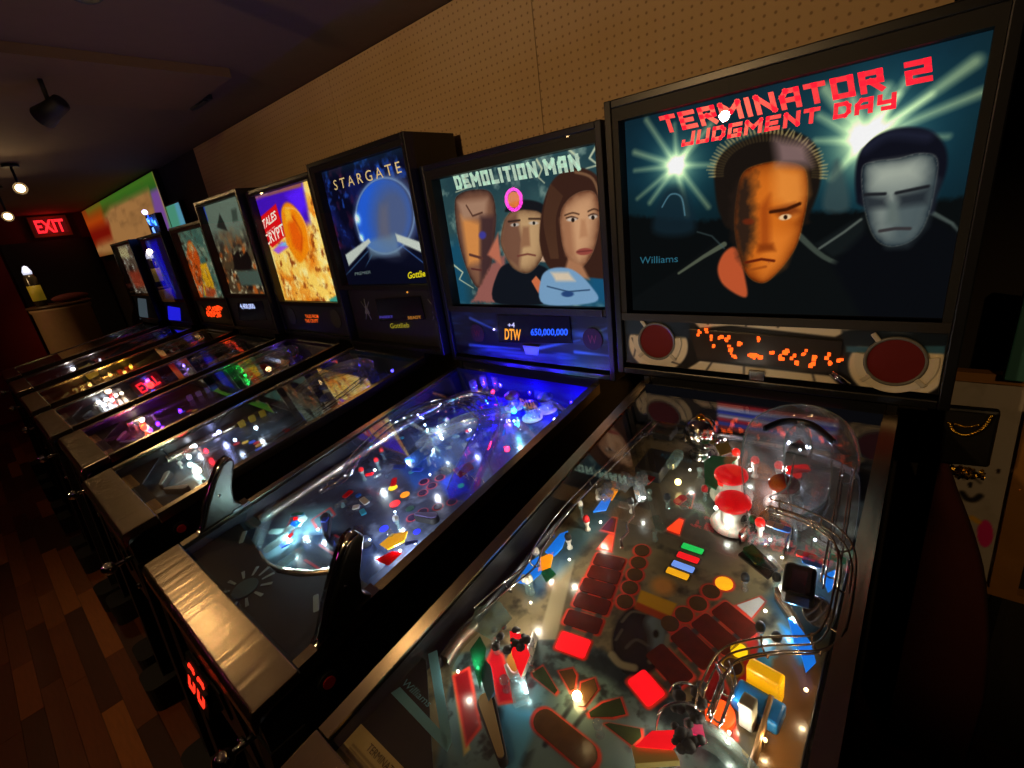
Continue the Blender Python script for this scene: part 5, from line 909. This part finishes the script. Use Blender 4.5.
# ================================================================== 3: blue oval machine
def cheap(M, base, hi, ap=.2, lamps=(), inserts=(), bump=((-.06, .85), (.04, .92), (.07, .78)), bc=(200, 40, 40), seed=1, cards=True, ramp=True, n=(90, 170), apm=BLACKM, cm=None):
    """the common furniture of a machine seen further off"""
    rr = random.Random(seed); a = M.paint(*n); a.fill(base); a.all((a.n(10, seed) - .4) * 2, hi); a.all((a.n(28, seed + 5) - .6) * 4, tuple(min(255, k + 70) for k in hi))
    a.poly([(-.12, .28), (.12, .28), (.08, .5), (-.08, .5)], tuple(k // 2 for k in base), raw=True, soft=.02); M.lay(a); M.apron(ap, apm, cards, cm=cm)
    for i in range(7): x = -.09 + .03 * i; M.disc(x, .42 + .06 * math.cos(x * 14), .0125, glow('far_insert_%d' % (seed % 3 * 10 + i % 3), ((230, 40, 30), (240, 190, 60), (70, 110, 250))[(i + seed) % 3], .35))
    M.flipper(-.092, .2, math.radians(-30)); M.flipper(.092, .2, math.radians(210))
    for sx in (-1, 1):
        M.plate([(sx * .13, .25), (sx * .165, .33), (sx * .17, .26)], .028, ICE, .003); M.post(sx * .13, .25, .028, WHITEP); M.post(sx * .165, .335, .028, WHITEP); M.post(sx * .17, .26, .028, WHITEP)
        M.guide([(sx * (M.pw - .012), .24, 0), (sx * (M.pw - .01), .8, 0), (sx * .17, 1.04, 0)], .028, .0015, STEEL, name='outer_rail')
        for k in range(3): M.target(sx * (M.pw - .04), .52 + k * .045, math.pi / 2, mat('tgt_%d' % (seed % 3), ((220, 190, 60), (200, 60, 50), (230, 230, 220))[seed % 3], .4))
    for x, y in bump: M.bumper(x, y, mat('far_cap_%d_%d_%d' % bc, bc, .3))
    if ramp:
        M.ramp([(-.1, .6, .01), (-.11, .72, .04), (-.12, .85, .07), (-.05, .99, .08), (.06, 1.0, .08), (.15, .92, .08)], .05, .03); M.wires([(.15, .92, .08), (.19, .75, .07), (.195, .5, .05), (.17, .38, .03)], .028, .002)
    for i in range(8): M.plate([(x0 + a_, y0 + b_) for x0, y0 in ((rr.uniform(-.2, .2), rr.uniform(.5, 1.0)),) for a_, b_ in rrect(rr.uniform(.03, .06), rr.uniform(.015, .04), .006, 2)], rr.uniform(.03, .05), rr.choice((ICE, CLEAR, BLUT, REDT, AMBT)), .003)
    for p, c, pw, k, r in lamps: M.bulb(p, c, pw, r, k)
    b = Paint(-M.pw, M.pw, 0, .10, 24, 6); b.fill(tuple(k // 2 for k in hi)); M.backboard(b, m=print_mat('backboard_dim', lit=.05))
M = Machine('third pinball machine from the front, tall backbox with a blue oval and white beams', -1.585, .0, .955, .142, .572, 1.126, 1.135, 1.966, .352, bxo=.058)
Z = lambda x, y: M.bz(280 + x / 2.844, 100 + y / 2.844, M.dy)
a = Paint(-.305, .325, 1.425, 1.925, 220, 180, Z); a.fill((10, 11, 34)); a.all((a.n(10, 7) - .4) * 1.8, (26, 34, 110)); a.all((a.n(26, 3) - .58) * 4, (40, 90, 210)); a.all((a.n(14, 13) - .6) * 3, (90, 30, 60)); a.poly([(90, 180), (350, 90), (360, 150), (110, 215)], (18, 44, 60), soft=.03, op=.7)
a.poly([(100, 470), (250, 400), (420, 380), (460, 520), (120, 540)], (12, 14, 34), soft=.03); a.ell([(208, 330), (392, 322), (296, 220), (300, 450)], (64, 84, 130), .08, .8); a.ell([(216, 330), (372, 322), (290, 232), (296, 442)], (40, 100, 226), .05); a.ell([(262, 330), (378, 322), (316, 240), (320, 442)], (92, 98, 120), .4, .8); a.ell([(212, 330), (382, 322), (294, 226), (298, 446)], (130, 160, 200), .03, .8, ring=.05)
a.poly([(250, 400), (330, 380), (340, 440), (255, 450)], (120, 150, 170), soft=.012, op=.6); a.poly([(284, 300), (306, 296), (312, 390), (280, 392)], (120, 110, 112), soft=.02, op=.5); a.glow(220, 338, .02, (220, 240, 255)); a.glow(232, 392, .016, (160, 200, 255))
a.poly([(186, 440), (252, 394), (258, 404), (196, 472)], (206, 216, 204), soft=.004); a.poly([(328, 380), (416, 410), (430, 446), (334, 402)], (206, 216, 204), soft=.004); a.line([(186, 500), (250, 430)], .004, (70, 110, 150)); a.line([(340, 410), (430, 480)], .004, (70, 110, 180)); a.line([(230, 500), (262, 440)], .003, (70, 110, 150)); a.poly([(180, 500), (280, 455), (440, 490), (440, 540), (190, 540)], (10, 12, 30), soft=.01)
M.art(a, 1.425, 1.925, .95)
M.text('S T A R G A T E', [(335, 190.5), (402, 172.5), (399, 161), (333, 180.5)], glow('gold_ink', (226, 196, 130), .9)); GOTT = glow('yellow_ink', (226, 214, 20), .95)
M.text('Gottlieb', [(408, 279), (429, 276), (428, 269.5), (408, 272)], GOTT, bold=.02); M.text('PREMIER', [(355, 275.5), (371, 273.5), (371, 270.5), (355, 272.5)], glow('grey_ink', (110, 130, 130), .8))
sp = lambda u, v: M.bz(u, v, .04)
MB().bb(-.326, .326, M.yb + .040, M.yb + .05, M.bot + .02, 1.424).build('speaker_panel', BLACKM, M.bbx)
q4 = [sp(*p) for p in ((381, 321), (426, 319), (421, 296), (376, 299))]; MB().prism([(x, M.yb + .034, z) for x, z in q4], (0, .005, 0)).build('display_window', mat('display_dark', (18, 16, 24), .2), M.bbx)
def lt(t, px, m): return lettering('lettering', t, [(sp(*p)[0], M.yb + .0325, sp(*p)[1]) for p in px], m, M.bbx, bold=.015)
lt('Gottlieb', [(392, 328), (411, 327), (410, 322), (391, 323)], glow('dim_yellow', (130, 122, 20), .9)); lt('READY', [(410, 319), (423, 318), (422, 315), (409, 316)], glow('dim_amber', (170, 110, 30), .8)); lt('INSERT', [(381, 318), (395, 317.5), (394, 315), (381, 315.5)], glow('dim_violet', (70, 60, 170), .8))
PYR = mat('pyramid_grey', (120, 124, 126), .5)
for u0, v0, k in ((367, 310, .9), (436, 309, 1.1)):
    cx, cz = sp(u0, v0); e = MB(); e.prism([(cx - .022 * k, M.yb + .037, cz - .018), (cx + .022 * k, M.yb + .037, cz - .018), (cx, M.yb + .037, cz + .03)], (0, .003, 0))
    for dx, dz in ((-.035, .04), (.035, .04), (-.025, -.045), (.025, -.045), (0, .055)): e.cyl((cx, M.yb + .038, cz), (cx + dx * k, M.yb + .038, cz + dz), .002, n=6)
    e.build('speaker_emblem', PYR, M.bbx)
x, z = sp(408, 292); MB().ball((x, M.yb + .036, z), .004).build('indicator_lamp', glow('amber_dim', (200, 130, 40), 1.2), M.bbx)
L3 = [(M.q(u, v, h), c, pw, k, r) for u, v, h, c, pw, k, r in ((189, 457, .02, (225, 255, 250), .22, 26, .008), (180, 470, .02, (225, 255, 250), .16, 16, .008), (195, 446, .02, (230, 240, 255), .16, 16, .007), (219, 432, .03, (170, 180, 255), .18, 40, .007), (256, 428, .03, (225, 240, 255), .16, 30, .007), (206, 451, .02, (255, 30, 50), .10, 14, .007), (235, 440, .03, (200, 220, 255), .12, 10, .006), (175, 480, .02, (200, 250, 240), .12, 10, .007), (420, 356, .05, (70, 60, 255), .25, 12, .006), (390, 350, .05, (70, 60, 255), .25, 12, .006), (330, 390, .03, (200, 220, 255), .08, 6, .005))]
cheap(M, (70, 84, 96), (110, 130, 138), .22, L3, seed=3, n=(140, 260), cm=mat('tan_card', (226, 178, 96), .5), bc=(60, 80, 160))

# ================================================================== 4: orange and purple machine
M = Machine('fourth pinball machine from the front, blazing orange and purple backglass with a red banner', -2.31, .02, .955, .142, .572, 1.15, 1.14, 1.945, .366, bxo=.04)
Z = lambda x, y: M.bz(180 + x / 5.689, 180 + y / 5.689, M.dy)
a = Paint(-.338, .32, 1.335, 1.915, 180, 160, Z); a.fill((255, 212, 96)); f1 = a.n(9, 3, sx=1.6); a.all((f1 - .42) * 3, (236, 130, 26)); a.all((a.n(20, 6) - .5) * 4, (255, 236, 150)); a.all((a.n(24, 16) - .58) * 5, (150, 70, 20))
a.poly([(380, 120), (690, 0), (740, 240), (600, 300), (440, 230)], (70, 20, 190), soft=.02); a.poly([(600, 90), (690, 20), (720, 160), (690, 200)], (90, 30, 255), soft=.02); a.poly([(470, 90), (690, 10), (690, 40), (500, 90)], (150, 90, 80), soft=.006); a.poly([(620, 150), (700, 230), (690, 250), (620, 180)], (210, 110, 220), soft=.015, op=.8)
a.poly([(575, 190), (600, 130), (650, 150), (710, 240), (735, 380), (690, 470), (640, 420), (600, 330)], (246, 140, 14), soft=.008, curve=True); a.poly([(600, 200), (650, 210), (700, 330), (690, 430), (640, 360)], (232, 84, 10), soft=.02, op=.8, rough=.02); a.poly([(590, 170), (620, 160), (640, 230), (605, 240)], (255, 200, 50), soft=.015, op=.8)
a.poly([(530, 400), (580, 350), (615, 380), (560, 420)], (170, 90, 230), soft=.008); a.poly([(560, 375), (600, 350), (606, 375)], (120, 200, 240), soft=.008)
a.poly([(440, 225), (545, 135), (600, 320), (525, 385), (480, 340)], (228, 16, 24), soft=.004); a.poly([(850, 680), (900, 650), (910, 710), (860, 710)], (60, 150, 130), soft=.006); a.line([(600, 160), (660, 170), (715, 260), (735, 380)], .008, (255, 210, 120), op=.7, curve=True, soft=.006); a.line([(640, 210), (690, 300), (690, 400)], .01, (180, 50, 10), op=.6, curve=True, soft=.008)
M.art(a, 1.335, 1.915, 1.25)
WI = glow('banner_white', (255, 244, 226), 1.1); M.text('TALES', [(263.5, 230), (277, 219), (275, 210), (262, 220.5)], WI, bold=.02); M.text('from the', [(267, 234), (275, 227), (274.5, 225.5), (266.5, 232)], WI); M.text('CRYPT', [(267, 246), (285.5, 235), (282, 223), (264, 236)], WI, bold=.02)
MB().bb(-.345, .345, M.yb + .012, M.yb + .024, M.bot + .02, 1.334).build('speaker_panel', BLACKM, M.bbx); sp = lambda u, v: M.bz(u, v, .012)
for k, t in enumerate(('TALES FROM', 'THE CRYPT')): lettering('lettering', t, [(sp(u, v + k * 4.6)[0], M.yb + .011, sp(u, v + k * 4.6)[1]) for u, v in ((306, 318), (319, 318), (318, 314.5), (305, 314.5))], glow('dot_orange', (235, 90, 20), .9), M.bbx, bold=.02)
def plain_speaker(M, us):
    for sx in (-1, 1): x, z = sx * .245, (M.bot + 1.36) / 2; MB().cyl((x, M.yb + .012, z), (x, M.yb + .009, z), .05, n=24).build('speaker_cloth', mat('grey_cloth', (52, 52, 50), .9, bump=.5, bscale=800), M.bbx)
plain_speaker(M, ((341, 324), (290, 322)))
L4 = [(M.q(u, v, h), c, pw, k, r) for u, v, h, c, pw, k, r in ((142, 420, .02, (255, 225, 200), .22, 40, .010), (140, 428, .02, (255, 90, 30), .25, 20, .010), (130, 434, .02, (255, 60, 40), .16, 8, .012), (150, 430, .02, (150, 40, 255), .5, 12, .008), (158, 424, .03, (130, 40, 255), .5, 12, .008), (163, 428, .03, (130, 40, 255), .4, 10, .007), (180, 411, .03, (110, 40, 255), .35, 10, .008), (225, 365, .04, (40, 240, 90), .2, 12, .006), (245, 375, .03, (40, 240, 90), .2, 10, .006), (290, 350, .05, (90, 60, 255), .3, 10, .006))]
cheap(M, (60, 40, 70), (120, 60, 110), .22, L4, seed=5, cm=mat('tan_card', (226, 178, 96), .5))

# ================================================================== 5 - 8
M = Machine('fifth pinball machine from the front, grey green backglass crowded with brown and white figures', -3.01, .0, .945, .142, .572, 1.12, 1.14, 1.97, .345)
Z = lambda x, y: M.bz(180 + x / 5.689, 180 + y / 5.689, M.dy)
a = Paint(-.31, .31, 1.38, 1.94, 110, 110, Z); a.fill((120, 138, 120)); hz = np.clip((1.80 - a.B) / .2, 0, 1); a.all(hz * 1.0, (90, 72, 48)); a.all((a.n(16, 4) - .45) * 5 * hz, (30, 26, 22)); a.all((a.n(22, 9) - .55) * 6 * hz, (226, 206, 160)); a.all((a.n(12, 19) - .58) * 6 * hz, (206, 104, 40)); a.poly([(210, 270), (225, 190), (250, 240), (270, 290)], (40, 46, 40), soft=.006); a.poly([(290, 170), (320, 160), (330, 230), (300, 240)], (70, 84, 72), soft=.01)
a.poly([(300, 430), (330, 400), (345, 440), (380, 400), (410, 470), (400, 520), (310, 510)], (24, 20, 18), soft=.006, rough=.006); a.poly([(320, 520), (460, 510), (490, 600), (350, 600)], (84, 104, 92), soft=.01); a.poly([(90, 140), (130, 130), (160, 230), (140, 250)], (30, 70, 200), soft=.008)
M.art(a, 1.38, 1.94, .9); MB().bb(-.325, .325, M.yb + .012, M.yb + .024, M.bot + .02, 1.379).build('speaker_panel', BLACKM, M.bbx); plain_speaker(M, ((225, 312), (278, 312)))
q4 = [M.bz(*p, .012) for p in ((240, 320), (268, 320), (262, 301), (238, 303))]; MB().prism([(x, M.yb + .008, z) for x, z in q4], (0, .004, 0)).build('display_window', mat('display_navy', (20, 24, 50), .2), M.bbx)
lettering('lettering', '4,400,000', [(M.bz(*p, .012)[0], M.yb + .0075, M.bz(*p, .012)[1]) for p in ((242, 309.5), (257, 309.5), (254, 303.5), (240, 303.5))], glow('dot_pale', (190, 205, 255), 1.0), M.bbx, bold=.03)
L5 = [(M.q(u, v, h), c, pw, k, r) for u, v, h, c, pw, k, r in ((97, 393, .02, (235, 240, 255), .2, 30, .010), (105, 389, .02, (255, 230, 220), .16, 20, .010), (110, 395, .02, (255, 40, 40), .16, 14, .010), (104, 405, .02, (230, 240, 255), .2, 20, .012), (112, 400, .02, (235, 240, 255), .16, 20, .010), (116, 390, .02, (255, 235, 210), .14, 14, .008), (140, 378, .03, (40, 90, 255), .25, 16, .010), (184, 366, .04, (160, 120, 255), .2, 30, .008), (92, 400, .02, (235, 240, 255), .16, 14, .010), (80, 410, .02, (230, 240, 240), .14, 10, .010))]
cheap(M, (74, 66, 56), (120, 104, 80), .2, L5, seed=2)
M = Machine('sixth pinball machine from the front, teal backglass with orange and yellow shapes', -3.74, .0, .945, .142, .572, 1.14, 1.13, 1.87, .345)
Z = lambda x, y: M.bz(100 + x / 6.4, 180 + y / 6.4, M.dy)
a = Paint(-.30, .30, 1.345, 1.83, 80, 80, Z); a.fill((70, 112, 98)); a.all((a.n(12, 3) - .45) * 3, (130, 150, 120)); a.poly([(560, 400), (600, 420), (640, 520), (660, 740), (600, 740), (560, 600)], (226, 92, 24), soft=.01, curve=True, rough=.01); a.poly([(640, 540), (680, 530), (740, 700), (740, 740), (670, 740)], (250, 186, 30), soft=.008); a.poly([(520, 500), (560, 560), (620, 740), (590, 740)], (206, 186, 140), soft=.012, rough=.01); a.poly([(670, 680), (740, 700), (750, 750), (680, 750)], (190, 80, 40), soft=.01, rough=.01); a.poly([(560, 410), (590, 400), (600, 450), (570, 460)], (226, 160, 80), soft=.01); a.all((a.n(26, 13) - .56) * 4, (206, 196, 160)); a.all((a.n(22, 23) - .58) * 4, (60, 40, 26))
M.art(a, 1.345, 1.83, 1.0); MB().bb(-.325, .325, M.yb + .012, M.yb + .024, M.bot + .02, 1.344).build('speaker_panel', BLACKM, M.bbx); plain_speaker(M, ((193, 310), (236, 312)))
seg = MB()
for k in range(80): x, z = M.bz(random.uniform(207, 222), random.uniform(306, 317), .012); seg.box((x, M.yb + .010, z), (.022, .002, .012))
seg.build('display_segments', glow('segment_red_orange', (255, 70, 20), 1.2), M.bbx)['kind'] = 'stuff'
L6 = [(M.q(u, v, h), c, pw, k, r) for u, v, h, c, pw, k, r in ((90, 385, .03, (255, 200, 110), .5, 6, .010), (110, 375, .03, (255, 200, 110), .5, 6, .010), (125, 373, .03, (255, 190, 90), .4, 8, .010), (200, 337, .04, (255, 190, 110), .4, 6, .010), (131, 367, .03, (255, 190, 60), .3, 8, .010), (60, 400, .03, (255, 200, 110), .3, 5, .010))]
cheap(M, (120, 88, 44), (170, 124, 60), .2, L6, seed=4)
M = Machine('seventh pinball machine from the front, deep blue backglass with white rays', -4.53, .0, .945, .142, .572, 1.11, 1.13, 1.86, .345)
a = Paint(-.30, .30, 1.335, 1.825, 70, 70, lambda u, v: M.bz(u, v, M.dy)); a.fill((14, 18, 60)); a.poly([(142, 245), (156, 240), (172, 285), (176, 298), (166, 292)], (20, 24, 220), soft=.02); a.line([(148, 243), (170, 290)], .05, (120, 150, 240), op=.8, soft=.03, w1=.01); a.line([(144, 250), (166, 298)], .03, (150, 160, 150), op=.6, soft=.02, w1=.01); a.line([(154, 250), (175, 292)], .02, (70, 100, 250), op=.8, soft=.02); a.all((a.n(20, 3) - .6) * 3, (70, 90, 130))
M.art(a, 1.335, 1.825, 1.0); MB().bb(-.325, .325, M.yb + .012, M.yb + .024, M.bot + .02, 1.334).build('speaker_panel', BLACKM, M.bbx); plain_speaker(M, ((163, 311), (196, 312)))
q4 = [M.bz(*p, .012) for p in ((169, 319.5), (181, 320.5), (180, 308), (168, 306))]; MB().prism([(x, M.yb + .008, z) for x, z in q4], (0, .004, 0)).build('display_window', glow('blue_display', (30, 30, 220), .9), M.bbx)
cheap(M, (44, 42, 50), (84, 80, 84), .2, [(M.q(73, 369, .02), (235, 235, 255), .35, 40, .014), (M.q(100, 360, .03), (220, 220, 240), .2, 8, .008), (M.q(150, 330, .03), (120, 110, 255), .2, 8, .008)], seed=7); M7 = M
M = Machine('eighth and farthest pinball machine, speckled white and red backglass', -5.32, .0, .945, .142, .572, 1.07, 1.14, 1.86, .345)
a = Paint(-.30, .30, 1.39, 1.83, 60, 60, lambda u, v: M.bz(u, v, M.dy)); a.fill((120, 104, 84)); a.all((a.n(18, 3) - .45) * 5, (50, 40, 34)); a.all((a.n(24, 8) - .55) * 6, (226, 216, 196)); a.poly([(128, 272), (138, 270), (146, 286), (136, 288)], (200, 70, 40), soft=.02, op=.8, rough=.02); a.poly([(118, 248), (126, 247), (130, 258), (121, 258)], (236, 220, 160), soft=.02)
M.art(a, 1.39, 1.83, .95); MB().bb(-.325, .325, M.yb + .012, M.yb + .024, M.bot + .02, 1.389).build('speaker_panel', BLACKM, M.bbx); plain_speaker(M, ((130, 305), (160, 306)))
q4 = [M.bz(*p, .012) for p in ((140, 319), (148.5, 319.5), (146, 299), (138, 298))]; MB().prism([(x, M.yb + .008, z) for x, z in q4], (0, .004, 0)).build('display_window', mat('grey_display', (120, 140, 150), .3, emit=(70, 84, 92), estr=.6), M.bbx)
cheap(M, (60, 58, 54), (104, 100, 90), .2, [(M.q(110, 335, .03), (220, 240, 240), .25, 6, .010), (M.q(60, 375, .03), (255, 220, 150), .2, 6, .010)], seed=8)

# lit topper standing on the seventh machine
t = empty('topper', (-4.62, 1.22, 1.86)); tag(t, 'small blue-lit topper with a white lamp on the seventh machine', 'topper')
MB().bb(-.16, .16, -.04, .04, 0, .012).build('base', BLACKM, t); MB().bb(-.14, .14, -.02, .03, .012, .16).build('housing', BLACKM, t, bevel=.008)
rr = random.Random(3)
for k in range(9): MB().prism([(x, -.024, z) for x, z in ((lambda cx, cz, w: [(cx - w, cz - w * .6), (cx + w, cz - w), (cx + w * .7, cz + w), (cx - w * .8, cz + w * .7)])(rr.uniform(-.11, .11), rr.uniform(.035, .14), rr.uniform(.014, .026)))], (0, .004, 0)).build('lit_facet', glow('facet_%d' % (k % 3), ((30, 90, 255), (60, 160, 255), (140, 190, 255))[k % 3], 1.3), t)
MB().cyl((-.15, -.01, .012), (-.15, -.01, .17), .008).build('lamp_stem', DARKMETAL, t); MB().ball((-.15, -.01, .19), .022).build('lamp_bulb', glow('violet_white', (210, 200, 255), 3), t); lamp('topper_lamp', (-.05, -.06, .1), (60, 120, 255), .6, t, .03)
